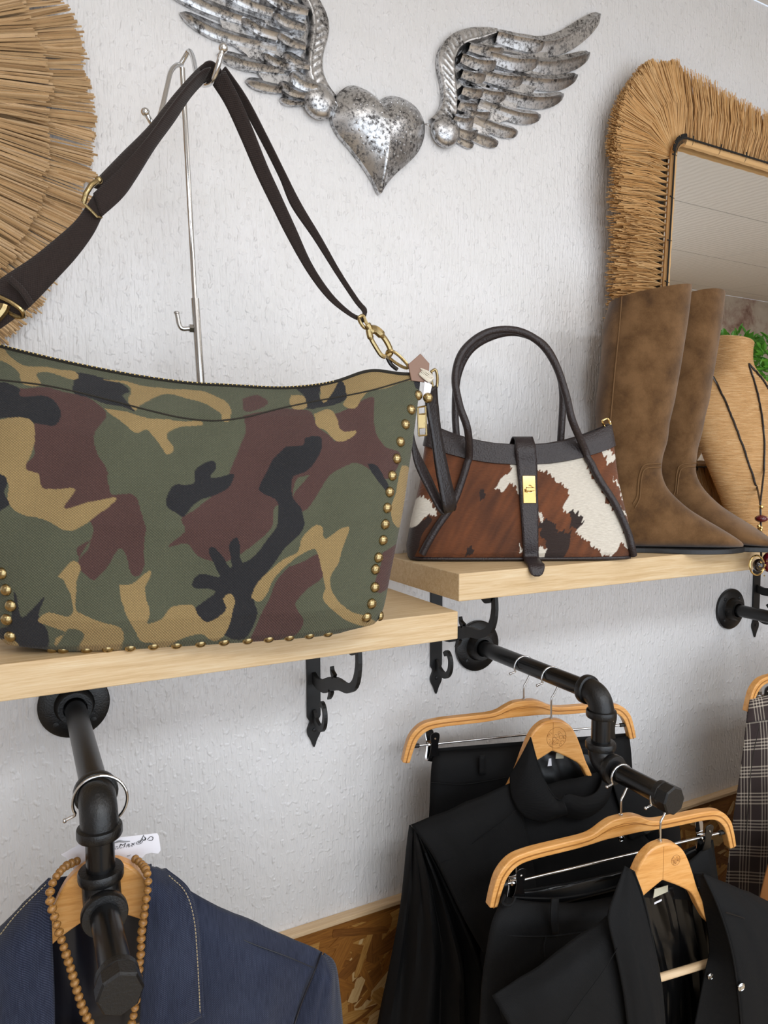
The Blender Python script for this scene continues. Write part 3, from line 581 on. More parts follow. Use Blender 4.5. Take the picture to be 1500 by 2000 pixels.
X = hw[:, None]*SS[None, :]*np.where(SS < 0, 1.075, 1.0)[None, :]; Y = yc[:, None]+ht[:, None]*SG*np.clip(1-np.abs(SS)[None, :]**ex[:, None], 0, 1)**(1/ex[:, None])
Z = tt[:, None]*Hs(X/hw[:, None]*.98)
# soft sag, folds and the diagonal drag lines of the canvas
fold = .0035*np.sin(X*26+Z*14+.6)*np.sin(Z*19+1)+.0022*np.sin(X*60-Z*38)+.004*np.exp(-((X-.16-(.25-Z)*.35)/.03)**2)*np.clip(Z/.2, 0, 1)
Y = Y+np.where(S_[None, :] < 0, fold*np.clip(Z/.03, 0, 1)*np.clip((1-tt[:, None])/.2, 0, 1), 0)
Z = Z-.0030*np.exp(-(tt[:, None]/.05)**2)*np.where(S_[None, :] < -.3, 1, 0)*0
Pw = bo+X[..., None]*bx+Y[..., None]*by+Z[..., None]*np.array([0, 0, 1])
uvb = np.stack([X, Z+Y*.5], -1); uvb[:, NF:] *= 1.0
bmb = MB().grid(Pw, uvb, wrapv=True, flip=False)
n0 = 0; bmb.f += [tuple(range(0, len(TH)))[::-1]]; bmb.mi += [0]
body = bmb.build('canvas_body', M['camo'], bag); BV = bvh_of(bmb)
z4 = lambda L: smooth_poly([(x/1.667, 550+y/1.667) for x, y in L])
GREEN, BROWN, BLACK, TAN = [np.array(s2l(h)) for h in ('#545646', '#503a37', '#29292c', '#927c55')]
CAMO = [(BROWN, [[(-60, 345), (60, 345), (180, 350), (300, 385), (345, 430), (310, 490), (315, 560), (350, 610), (360, 690), (440, 700), (470, 790), (470, 880), (460, 950), (425, 950), (395, 870), (330, 950), (300, 970), (250, 920), (290, 870), (300, 800), (270, 770), (200, 760), (100, 700), (80, 600), (110, 560), (105, 450), (60, 440), (-60, 440)],
 [(790, 440), (860, 420), (960, 415), (1010, 420), (1030, 470), (1090, 520), (1060, 560), (1030, 620), (970, 640), (950, 700), (960, 745), (900, 730), (880, 800), (800, 880), (720, 910), (650, 900), (610, 850), (550, 865), (600, 810), (590, 770), (640, 740), (690, 700), (740, 640), (770, 560), (800, 500)],
 [(1090, 430), (1160, 400), (1220, 380), (1215, 460), (1250, 530), (1300, 560), (1290, 620), (1260, 640), (1200, 610), (1150, 590), (1090, 620), (1040, 680), (1000, 740), (960, 740), (955, 690), (1000, 640), (1040, 600), (1060, 540), (1100, 510)],
 [(940, 930), (1040, 890), (1055, 960), (1000, 1000), (960, 1050), (990, 1100), (960, 1150), (900, 1170), (880, 1205), (800, 1200), (840, 1110), (870, 1040), (900, 980)], [(1245, 880), (1320, 850), (1300, 960), (1225, 1010)], [(790, 385), (840, 368), (875, 390), (850, 410), (800, 425)], [(300, 840), (250, 920), (290, 960), (250, 880)]]),
 (BLACK, [[(-60, 330), (0, 330), (60, 345), (70, 370), (150, 375), (190, 400), (195, 440), (170, 470), (120, 465), (60, 445), (-60, 440)], [(240, 295), (330, 310), (400, 340), (420, 360), (400, 375), (440, 420), (400, 410), (310, 385), (240, 360)],
 [(545, 690), (570, 660), (630, 655), (640, 610), (690, 585), (705, 605), (690, 640), (760, 625), (750, 660), (690, 700), (640, 720), (600, 762), (570, 750), (555, 742), (540, 720)],
 [(930, 540), (985, 530), (1000, 505), (1048, 510), (1040, 560), (1005, 610), (955, 640), (950, 700), (985, 740), (982, 810), (930, 870), (880, 930), (840, 1000), (825, 1040), (840, 1080), (815, 1140), (780, 1168), (725, 1145), (730, 1110), (690, 1115), (645, 1095), (635, 1065), (700, 1010), (640, 1000), (628, 980), (650, 955), (715, 960), (700, 930), (680, 885), (692, 865), (715, 880), (750, 930), (748, 860), (765, 835), (782, 850), (785, 915), (830, 890), (870, 840), (900, 790), (905, 720), (850, 685), (840, 670), (870, 620), (885, 580)],
 [(1195, 595), (1230, 600), (1260, 650), (1265, 690), (1240, 660)], [(965, 350), (1010, 315), (1050, 318), (1040, 370), (1060, 392), (1105, 320), (1135, 370), (1080, 405), (1000, 410), (990, 370)], [(-60, 1130), (30, 1120), (45, 1010), (75, 1090), (140, 1030), (128, 1090), (155, 1150), (150, 1230), (60, 1230), (-60, 1230)], [(-60, 610), (25, 640), (10, 690), (30, 730), (-60, 760)], [(1340, 300), (1385, 305), (1380, 345), (1350, 345)]]),
 (TAN, [[(-60, 470), (60, 440), (105, 460), (115, 520), (85, 600), (130, 630), (140, 675), (240, 672), (215, 735), (345, 705), (378, 710), (330, 750), (270, 795), (220, 810), (150, 780), (60, 750), (25, 710), (20, 640), (-60, 600)], [(-60, 200), (0, 215), (40, 250), (100, 275), (240, 290), (245, 320), (180, 300), (120, 300), (130, 340), (70, 330), (60, 290), (0, 260), (-60, 260)],
 [(330, 315), (420, 330), (540, 350), (620, 350), (740, 390), (745, 450), (720, 450), (710, 420), (600, 375), (530, 370), (460, 400), (440, 420), (420, 390), (420, 345)], [(340, 410), (430, 430), (520, 450), (640, 455), (655, 470), (590, 470), (545, 500), (565, 545), (540, 565), (520, 530), (480, 480), (440, 490), (370, 440)],
 [(1045, 385), (1050, 310), (1160, 280), (1250, 270), (1380, 305), (1270, 340), (1200, 360), (1160, 410), (1120, 400), (1130, 370), (1105, 320), (1065, 395)], [(950, 370), (990, 370), (1000, 405), (960, 415), (945, 395)], [(1020, 430), (1080, 420), (1110, 480), (1160, 485), (1150, 505), (1100, 520), (1065, 490), (1030, 470)],
 [(815, 1030), (840, 980), (900, 920), (970, 880), (985, 830), (1020, 795), (1045, 800), (1060, 840), (1110, 800), (1135, 805), (1105, 900), (1080, 960), (1085, 1020), (1140, 1070), (1200, 1095), (1225, 1110), (1190, 1128), (1090, 1075), (1050, 1035), (1060, 990), (1040, 920), (1025, 870), (960, 900), (900, 960), (870, 1010), (840, 1040)],
 [(390, 990), (430, 985), (485, 940), (490, 960), (470, 1010), (490, 1080), (480, 1110), (530, 1100), (560, 1060), (620, 1050), (650, 1090), (680, 1110), (735, 1070), (725, 1030), (750, 1015), (762, 1050), (745, 1120), (700, 1170), (650, 1150), (590, 1160), (545, 1200), (540, 1245), (500, 1180), (455, 1165), (420, 1100), (390, 1030)],
 [(190, 960), (230, 910), (260, 930), (250, 990), (245, 1060), (280, 1090), (390, 1130), (395, 1200), (385, 1265), (290, 1270), (260, 1200), (270, 1150), (220, 1130), (185, 1185), (180, 1160), (210, 1140), (150, 1120), (125, 1105), (160, 1080), (235, 1085), (230, 1030), (210, 970)], [(1310, 600), (1335, 620), (1320, 770), (1290, 800), (1275, 740)], [(-20, 1170), (40, 1165), (60, 1190), (0, 1200)]])]
Vw = Pw.reshape(-1, 3); pp = proj(Vw); pp = pp+np.stack([1.6*np.sin(pp[:, 1]*.09)+.4*np.sin(pp[:, 0]*.13+pp[:, 1]*.2), 1.6*np.sin(pp[:, 0]*.08+1)+.4*np.sin(pp[:, 1]*.17)], 1)
cols = np.tile(GREEN, (len(Vw), 1)); isb = np.tile(np.arange(len(TH)) >= NF, NZ); pp[isb, 0] = 830-pp[isb, 0]
for colr, polys in CAMO:
    for p in polys: cols[pip(pp, z4(p))] = colr
paint(body, cols)
seam = on(BV, [(-5, 742), (80, 752), (150, 766), (230, 786), (300, 804), (360, 817), (420, 822), (480, 815), (540, 800), (600, 787), (660, 776), (720, 764), (770, 750), (826, 733)], .0004, 120)
MB().tube(seam, .0010, 6).build('front_seam', M['dstitch'], bag)
ridge = np.array([Pw[-1, j] for j in range(20, NF-20, 4)]); MB().tube(ridge+np.array([0, 0, .0005]), .0022, 6).build('zip_tape', M['darkzip'], bag)
zt = MB()
for q in ridge[30:110:1]: zt.box(q+np.array([0, -.0015, .0018]), (.0014, .004, .0014))
z_ = zt.build('zip_teeth', M['zipmetal'], bag, smooth=False); z_['kind'] = 'stuff'
RIV = [(817, 772), (803, 800), (792, 829), (782, 863), (775, 896), (766, 929), (761, 961), (756, 992), (752, 1024), (748, 1055), (739, 1089), (733, 1112), (732, 1147), (726, 1179), (716, 1206), (698, 1231), (671, 1250), (3, 1120), (12, 1152), (21, 1183), (13, 1210), (20, 1243), (48, 1267), (82, 1290)]
rv = None; rp_ = [(.0072, .0), (.0070, .0012), (.0060, .0032), (.0042, .0046), (.0020, .0053), (.0002, .0055)]
def rivet(p, n, parent=None, s=1.0):
    return MB().lathe([(r*s*.92, h*s) for r, h in rp_], np.array(p)-np.array(n)*.0006, n, 18).build('rivet', M['brass'], parent or bag)
for q in RIV:
    h = hit(BV, *q)
    if h: rivet(*h)
# studs along the bottom edge, turned towards the shelf front
for px, py in ((104, 1296), (125, 1298), (170, 1300), (211, 1300), (255, 1299), (300, 1296), (345, 1294), (392, 1290), (438, 1287), (484, 1282), (525, 1278), (565, 1273), (604, 1268), (640, 1260)):
    k = None
    for d in range(0, 60):
        k = hit(BV, px, py-d)
        if k: break
    if k: n = k[1]*.45+np.array([0, -.2, -.85]); n /= np.linalg.norm(n); rivet(k[0]+np.array([0, 0, .002]), n)
h = hit(BV, 747, 1203) or hit(BV, 742, 1203); rivet(h[0], (h[1]+bx*1.2)/np.linalg.norm(h[1]+bx*1.2))
# ribbon between two pixel-traced, depth-given edges
def ribbon(name, m, A, B, n, th, parent, sub=5):
    a, b = cr([at(*p) for p in A], n), cr([at(*p) for p in B], n); v = np.linspace(0, 1, sub); G = a[:, None]+(b-a)[:, None]*v[None, :, None]
    L = np.r_[0, np.cumsum(np.linalg.norm(np.diff((a+b)/2, axis=0), axis=1))]; wd = np.linalg.norm(a-b, axis=1).mean(); uv = np.stack(np.meshgrid(L, v*wd, indexing='ij'), -1)
    o = MB().grid(G, uv).build(name, m, parent); mod(o, 'SOLIDIFY', thickness=th, offset=0); return o
def wl_(pts, w0, w1): k = np.linspace(w0, w1, len(pts)); return [(x, y, w) for (x, y), w in zip(pts, k)]
sw1 = ribbon('shoulder_strap', M['web'], wl_([(-60, 590), (0, 545), (60, 505), (110, 465), (150, 428), (186, 376)], .22, .230), wl_([(-10, 650), (55, 602), (108, 548), (150, 502), (182, 458), (201, 420)], .22, .230), 50, .0022, bag)
ribbon('strap_layer', M['web'], wl_([(182, 378), (240, 322), (290, 266), (330, 212), (365, 168), (395, 138), (412, 132)], .232, .236), wl_([(198, 424), (238, 388), (264, 352), (302, 290), (338, 240), (370, 192), (396, 162)], .232, .222), 50, .0020, bag)
ribbon('strap_layer', M['web'], wl_([(176, 364), (236, 302), (290, 248), (345, 180), (392, 130), (412, 122)], .215, .218), wl_([(202, 372), (248, 320), (298, 262), (345, 200), (386, 150), (402, 142)], .222, .224), 50, .0020, bag)
ribbon('strap_fold', M['web'], [(392, 134, .224), (402, 122, .226), (414, 120, .228), (428, 132, .229), (438, 150, .229)], [(388, 166, .206), (398, 160, .206), (412, 158, .206), (418, 164, .206), (424, 176, .208)], 24, .0022, bag)
ribbon('strap_layer', M['web'], wl_([(410, 158), (440, 205), (470, 270), (500, 340), (530, 402), (560, 462), (600, 532), (640, 584), (680, 616), (704, 628)], .224, .252), wl_([(440, 138), (468, 192), (494, 252), (522, 322), (547, 377), (576, 441), (610, 516), (648, 573), (684, 608), (706, 620)], .236, .252), 70, .0020, bag)
ribbon('strap_layer', M['web'], wl_([(432, 140), (472, 206), (510, 276), (545, 346), (568, 402), (612, 467), (655, 535), (692, 590), (708, 610), (704, 628)], .212, .248), wl_([(440, 130), (482, 190), (522, 266), (562, 346), (591, 402), (627, 462), (666, 531), (701, 585), (717, 606), (710, 630)], .222, .248), 70, .0020, bag)
# slider and rings
sl = MB(); a, b = at(186, 358, .232), at(160, 388, .230); sl.tube([at(196, 350, .226), at(178, 362, .236), at(168, 378, .236), at(163, 396, .234)], .0028, 10); sl.tube([at(163, 396, .234), at(190, 424, .234), at(198, 424, .230)], .0016, 8); sl.sphere(at(193, 352, .228), .0042, 10)
sl.build('strap_slider', M['brass'], bag)
MB().tube(cr([at(*p) for p in ((-12, 575, .225), (20, 590, .230), (42, 606, .232), (44, 618, .226), (26, 616, .222), (-12, 590, .218))], 40), .0024, 8).build('ring', M['brass'], bag)
ribbon('strap_keeper', M['web'], [(22, 540, .232), (46, 562, .232), (66, 592, .232)], [(14, 548, .233), (38, 570, .233), (58, 600, .233)], 12, .004, bag)
hk = MB().tube(cr([at(*p) for p in ((-30, 640, .222), (-8, 622, .226), (6, 606, .228), (10, 596, .228))], 16), .005, 8).build('snap_hook', M['brass'], bag)
# right snap hook, ring, tab
def snap(parent):
    m = MB(); c = [at(*p) for p in ((700, 620, .254), (709, 617, .254), (715, 630, .254), (722, 640, .254), (712, 640, .252), (704, 630, .252))]
    m.tube(cr(c+[c[0]], 30)[:-1], .0022, 8, closed=True)
    m.lathe([(.0048, 0), (.0052, .002), (.0040, .006), (.0052, .009), (.0046, .012)], at(716, 634, .253), at(724, 645, .253)-at(716, 634, .253), 14)
    m.tube(cr([at(*p) for p in ((720, 644, .253), (724, 660, .253), (734, 678, .253), (744, 693, .253), (752, 697, .253))], 22), [.0042]*6+[.003]*16, 8)
    m.tube(cr([at(*p) for p in ((724, 643, .253), (735, 645, .253), (750, 660, .253), (760, 677, .253), (763, 690, .253), (756, 697, .253))], 22), [.0056]*8+[.0036]*14, 8)
    return m.build('snap_hook', M['brass'], parent)
snap(bag)
c = [at(*p) for p in ((757, 686, .254), (767, 686, .258), (783, 698, .258), (798, 716, .258), (790, 718, .252), (772, 708, .248), (756, 694, .250))]
MB().tube(cr(c+[c[0]], 36)[:-1], .0021, 8, closed=True).build('ring', M['brass'], bag)
MB().tube(cr([at(*p) for p in ((756, 698, .245), (764, 712, .245), (776, 722, .25))], 14), .0026, 8).build('ring_loop', M['leather2'], bag)
tb = MB(); tb.prism([(0, 0), (.016, .014), (.028, .002), (.026, -.022), (.004, -.020)], .003, at(797, 712, .262), bx, (0, 0, 1), .0006); tb.build('leather_tab', M['tagleather'], bag, smooth=False)
stg = MB()
for i in range(7):
    a0 = i*.9; q = [at(822+3*math.sin(a0), 720+2*i, .268), at(836+2*math.cos(a0), 727+3*i, .272), at(846, 738+2*math.sin(a0*2), .268), at(838, 746-2*i, .262)]
    stg.tube(cr(q+[q[0]], 20)[:-1], .0009, 6, closed=True)
stg.build('string', M['string'], bag); MB().prism([(0, 0), (.010, -.004), (.006, -.022), (-.002, -.020)], .001, at(829, 745, .270), bx, (0, 0, 1)).build('small_tag', M['card'], bag, smooth=False)
c = [at(*p) for p in ((842, 726, .262), (850, 722, .262), (854, 735, .262), (853, 755, .262), (847, 760, .258), (843, 745, .256))]
MB().tube(cr(c+[c[0]], 30)[:-1], .0019, 8, closed=True).build('ring', M['brass'], bag)
ribbon('wrist_strap', M['leather2'], [(834, 765, .268), (832, 790, .266), (842, 850, .264), (852, 920, .262), (864, 985, .260), (868, 1003, .255)], [(852, 752, .262), (855, 790, .262), (862, 850, .262), (876, 920, .260), (890, 980, .256), (888, 996, .250)], 40, .0032, bag)
ribbon('wrist_strap', M['leather'], [(800, 850, .235), (810, 905, .240), (836, 960, .245), (858, 1000, .250), (866, 1004, .254)], [(806, 815, .235), (812, 868, .238), (838, 925, .240), (864, 978, .246), (884, 996, .252)], 34, .0032, bag)
h = at(836, 777, .272); rivet(h, -by)
fr = MB(); 
for a_, b_ in (((816, 796), (831, 793)), ((831, 793), (833, 850)), ((833, 850), (818, 851)), ((818, 851), (816, 796)), ((817, 810), (831, 808)), ((818, 836), (832, 834))): fr.tube([at(*a_, .268), at(*b_, .268)], .0013, 6)
zp = fr.build('zip_pull', M['brass'], bag); MB().prism([(0, 0), (.0085, 0), (.0088, -.0165), (.0003, -.0165)], .0015, at(817.5, 810, .2685), bx, (0, 0, 1)).build('pull_plate', M['brass'], zp, smooth=False)

# ------------------------------------------------------------------ cowhide handbag
A_, B_ = at_z(806, 1098, ZR), at_z(1238, 1096, ZR); A_[2] = B_[2] = ZR; hxv = (B_-A_); LB = np.linalg.norm(hxv); hxv /= LB; hyv = np.array([-hxv[1], hxv[0], 0]); ho_ = (A_+B_)/2
hb = thing('cowhide_handbag', 'brown and white cowhide handbag with dark leather handles on the right shelf', 'handbag', tuple(ho_+hyv*.04), world=True)
def hl(px, py, yl=0.0):
    r = ray(px, py); q = ho_+hyv*yl; k = ((q-CAM)@hyv)/(r@hyv); p = CAM+r*k-ho_; return p@hxv, p[2]
z_side, z_mid = hl(1190, 868, .02)[1], hl(1015, 906, .005)[1]; zt_side, zt_mid = hl(1186, 826, .03)[1], hl(1010, 868, .012)[1]
lw = [(0, hl(1238, 1096)[0]), (.02, hl(1240, 1070)[0]), (.06, hl(1228, 1010, .01)[0]), (.12, hl(1208, 920, .02)[0]), (z_side, hl(1195, 868, .03)[0]), (zt_side, hl(1188, 826, .03)[0])]
lz, lx = np.array(lw).T; lx = lx+.006
def hring(zrel, thx, n=4.5, th=None, grow=0.0, ss=None, sg=None):
    if ss is not None: return np.interp(zrel, lz, lx)*ss, sg*np.clip(1-np.abs(ss)**n, 0, 1)**(1/n)
    hwid = np.interp(zrel, lz, lx)+grow; hth = thx+grow; TH_ = np.linspace(0, 2*math.pi, 200, endpoint=False) if th is None else th
    return hwid*np.sign(np.cos(TH_))*np.abs(np.cos(TH_))**(2/n), hth*np.sign(np.sin(TH_))*np.abs(np.sin(TH_))**(2/n)
NFh = 420; u_ = np.linspace(1, -1, NFh); ub = np.linspace(-1, 1, 62)[1:-1]; THh = np.r_[.5*u_+.5*np.sin(u_*math.pi/2), .5*ub+.5*np.sin(ub*math.pi/2)]; SGh = np.r_[-np.ones(NFh), np.ones(60)]
tthick = lambda z: np.interp(z, [0, .012, .05, .12, zt_side], [.040, .045, .040, .028, .016]); tyc = lambda z: np.interp(z, [0, .12, zt_side], [.045, .045, .047])
NZh = 200; G = []
for k in np.linspace(0, 1, NZh):
    zr = k*z_side; X_, Y_ = hring(zr, 1.0, 5.0, None, 0, THh, SGh); s = X_/np.abs(X_).max(); zloc = k*(z_mid+(z_side-z_mid)*s*s); hwid = np.interp(zloc, lz, lx); X_ = s*hwid
    Y_ = Y_*tthick(zloc)+tyc(zloc)-.004*np.cos(s*1.5)*np.sin(np.clip(k, 0, 1)*math.pi)*(Y_ < 0); ko = np.clip(k/.05, 0, 1)**.5; 
    G.append(ho_+(X_*(.985+.015*ko))[:, None]*hxv+Y_[:, None]*hyv+(zloc+.0015)[:, None]*np.array([0, 0, 1]))
G = np.array(G); gx = (G-ho_)@hxv; gz = G[..., 2]-ZR; hbm = MB().grid(G, np.stack([gx, gz+((G-ho_)@hyv)*.5], -1), wrapv=True, flip=False); hbm.f += [tuple(range(len(THh)))[::-1]]; hbm.mi += [0]
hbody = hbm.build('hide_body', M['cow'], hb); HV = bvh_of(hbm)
z1 = lambda L: smooth_poly([(700+x/2.679, 600+y/2.679) for x, y in L], 14*len(L))
RUST, WHITE, DARK = [np.array(s2l(h)) for h in ('#6a3a1b', '#e6ded0', '#2b1a15')]
HIDE = [(DARK, [[(940, 1130), (1000, 1120), (1060, 1160), (1120, 1180), (1090, 1260), (1060, 1345), (950, 1345), (980, 1250)], [(625, 965), (650, 950), (660, 1005), (632, 1010)], [(230, 1170), (340, 1100), (375, 1120), (310, 1240), (280, 1340), (220, 1300)], [(1090, 1045), (1150, 1075), (1175, 1150), (1120, 1150)], [(560, 1260), (590, 1270), (590, 1310), (560, 1300)]]),
 (WHITE, [[(708, 935), (760, 895), (800, 870), (795, 820), (850, 815), (930, 815), (1150, 765), (1200, 830), (1290, 985), (1345, 1080), (1400, 1190), (1405, 1255), (1370, 1238), (1320, 1305), (1215, 1240), (1150, 1180), (1172, 1130), (1130, 1070), (1070, 1060), (1100, 980), (1060, 920), (1000, 880), (930, 862), (880, 900), (850, 985), (825, 965), (795, 930), (745, 965)], [(1265, 725), (1305, 730), (1340, 790), (1312, 825), (1290, 790)], [(260, 1010), (340, 985), (400, 1050), (405, 1095), (345, 1085), (290, 1150), (235, 1150)], [(935, 1265), (975, 1270), (972, 1340), (930, 1340)], [(836, 1235), (850, 1265), (842, 1285)], [(945, 1060), (962, 1125), (938, 1115)], [(1335, 900), (1365, 930), (1390, 1010), (1370, 985)], [(1375, 1050), (1410, 1080), (1415, 1130), (1390, 1090)]])]
Vh = G.reshape(-1, 3); pq = proj(Vh); ii = np.arange(len(pq))
def hnoise(a, b): return np.array([mnoise.noise(Vector((x*.9, y*.16, 1.7))) for x, y in zip(a, b)])
ru = (pq[:, 0]*math.cos(.5)+pq[:, 1]*math.sin(.5))*.25; rv_ = (-pq[:, 0]*math.sin(.5)+pq[:, 1]*math.cos(.5))*.25
j1 = hnoise(ru*1.3, rv_); jit = (j1*9)[:, None]*np.array([[-math.sin(.5), math.cos(.5)]])
pq2 = pq+jit+np.stack([3*np.sin(pq[:, 1]*.11), 3*np.sin(pq[:, 0]*.09)], 1)
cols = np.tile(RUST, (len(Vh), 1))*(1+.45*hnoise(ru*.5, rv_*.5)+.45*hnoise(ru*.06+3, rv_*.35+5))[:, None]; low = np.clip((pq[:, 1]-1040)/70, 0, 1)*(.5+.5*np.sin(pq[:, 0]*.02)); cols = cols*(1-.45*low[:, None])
isb = np.tile(np.arange(len(THh)) >= NFh, NZh); pq2[isb, 0] = 2030-pq2[isb, 0]
for colr, polys in HIDE:
    for p in polys: cols[pip(pq2, z1(p))] = colr
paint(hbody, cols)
# leather band round the top
Gb = []; thb = np.linspace(0, 2*math.pi, 160, endpoint=False)[::-1]
for k, grow in [(0, .0012), (.03, .0028), (.5, .0028), (.96, .0026), (1, .0008), (.96, -.0012), (.3, -.002)]:
    X_, Y_ = hring(z_side, 1.0, 5.0, thb); s = X_/np.abs(X_).max(); z0 = z_mid+(z_side-z_mid)*s*s-.002; z1_ = zt_mid+(zt_side-zt_mid)*s*s; zl_ = z0+(z1_-z0)*k; hwid = np.interp(zl_, lz, lx)+grow
    Gb.append(ho_+(s*hwid)[:, None]*hxv+(Y_*(tthick(zl_)+grow)+tyc(zl_)-.001*(grow > 0))[:, None]*hyv+zl_[:, None]*np.array([0, 0, 1]))
bnd = MB().grid(np.array(Gb), wrapv=True, flip=False); bnd.build('top_band', M['leather'], hb); 
full = MB().add(np.vstack(hbm.v), hbm.f).add(np.vstack(bnd.v), bnd.f); FV = bvh_of(full)
def handle(name, low1, arch, low2, yl, surf=True):
    P = []
    if surf: P += [q for q in on(FV, low1, .0045, 16)]
    mid = []
    for px, py, yy in arch: a, z = hl(px, py, yy); mid.append(ho_+hxv*a+hyv*yy+np.array([0, 0, z]))
    P += mid
    if surf: P += [q for q in on(FV, low2, .0045, 16)]
    P = cr(P, 150); return MB().tube(P, .0058, 14).build(name, M['leather'], hb)
handle('front_handle', [(818, 1094), (850, 1036), (884, 985), (904, 932), (916, 890)], [(913, 838, -.010), (897, 790, -.012), (889, 735, -.006), (905, 685, 0), (950, 650, .004), (1005, 645, .006), (1053, 668, .004), (1085, 712, 0), (1105, 770, -.006), (1118, 822, -.010)], [(1140, 878), (1165, 932), (1198, 985), (1222, 1040), (1232, 1082)], 0)
handle('back_handle', [], [(892, 862, .07), (889, 800, .075), (894, 735, .07), (918, 685, .06), (962, 657, .052), (1012, 650, .048), (1060, 672, .052), (1088, 718, .06), (1099, 770, .07), (1095, 862, .07)], [], 0, False)
bot = G[3, 12:NFh-12:8]-hyv*.001; MB().tube(bot, .0028, 8).build('bottom_piping', M['leather'], hb)
# flap strap with turn lock
def fl_pt(px, py, off=.0035):
    h = hit(FV, px, py, off); return h[0]
fa = [at(985, 862, .150), at(988, 852, .158)]; L_, R_ = [], []
for py, xl, xr in ((874, 1005, 1045), (888, 1006, 1046), (910, 1008, 1048), (950, 1012, 1048), (990, 1015, 1050), (1030, 1018, 1050), (1060, 1020, 1050), (1085, 1021, 1051)):
    a, b = [next(q for q in (hit(FV, x_, py+d_, .0036) for d_ in (0, 3, 6, 10, 14, -4, -8, -12, 20, 30)) if q) for x_ in (xl, xr)]; L_.append(a[0]); R_.append(b[0])
w_ = -L_[-1][1]; fwd = CAM-(L_[-1]+R_[-1])/2; fwd[2] = 0; fwd = fwd/np.linalg.norm(fwd)-hyv*1.2; fwd /= np.linalg.norm(fwd)
zmin = L_[7][2]-ZR-.0036; de = (SD+L_[7][1]*.5+R_[7][1]*.5)/(-fwd[1])+.004
for d, dz, nar in ((de*.3, -zmin*.85, 1.0), (de*.75, -zmin, 1.0), (de, -zmin, 1.0), (de+.0045, -zmin-.005, .95), (de+.0062, -zmin-.012, .72), (de+.0064, -zmin-.0155, .3)):
    c = (L_[7]+R_[7])/2+fwd*d+np.array([0, 0, dz+.0]); e = (R_[7]-L_[7])/2*nar; L_.append(c-e); R_.append(c+e)
top = [((L_[0]+R_[0])/2+hyv*d+np.array([0, 0, dz]), e) for d, dz, e in ((.010, .013, 1.0), (.024, .015, 1.0), (.044, .004, 1.0))]
for c, e in top: v = (R_[3]-L_[3])/2; L_.insert(0, c-v); R_.insert(0, c+v)
a, b = cr(L_, 60), cr(R_, 60); v = np.linspace(0, 1, 7); Gs = a[:, None]+(b-a)[:, None]*v[None, :, None]
fs = MB().grid(Gs).build('flap_strap', M['leather'], hb); mod(fs, 'SOLIDIFY', thickness=.0032, offset=0)
pc = [hit(FV, *p, .0062)[0] for p in ((1017, 930), (1043, 930), (1047, 985), (1020, 985))]; cpl = sum(pc)/4; pu = pc[1]-pc[0]; pu /= np.linalg.norm(pu); pn = np.cross(pu, pc[0]-pc[3]); pn /= np.linalg.norm(pn); pv = np.cross(pn, pu)
if pn@FW > 0: pn = -pn
tl = MB().prism([(-.0102, -.0215), (.0102, -.0215), (.0102, .0215), (-.0102, .0215)], .003, cpl, pu, pv, .0008).build('lock_plate', M['gold'], hb, smooth=False)
MB().lathe([(.0068, 0), (.0066, .003), (.0052, .0035), (.0050, .001)], cpl+pn*.001, pn, 20).build('lock_ring', M['gold'], tl)
kb = MB().prism([(-.0065, -.0028), (.0065, -.0028), (.0065, .0028), (-.0065, .0028)], .004, cpl+pn*.0065+pv*-.001, pu, pv, .0008); kb.lathe([(.0025, 0), (.0025, .006)], cpl, pn, 10); kb.build('turn_knob', M['gold'], tl, smooth=False)
c = [at(*p) for p in ((1176, 822, .20), (1186, 818, .205), (1192, 828, .208), (1188, 836, .205), (1180, 832, .20))]
MB().tube(cr(c+[c[0]], 24)[:-1], .0017, 8, closed=True).build('side_ring', M['gold'], hb)
for s in (-1, 1):
    for d in (.012, .07): MB().sphere(ho_+hxv*s*.125+hyv*d+np.array([0, 0, .0012]), .004, 10, (1, 1, .5)).build('foot_stud', M['gold'], hb)

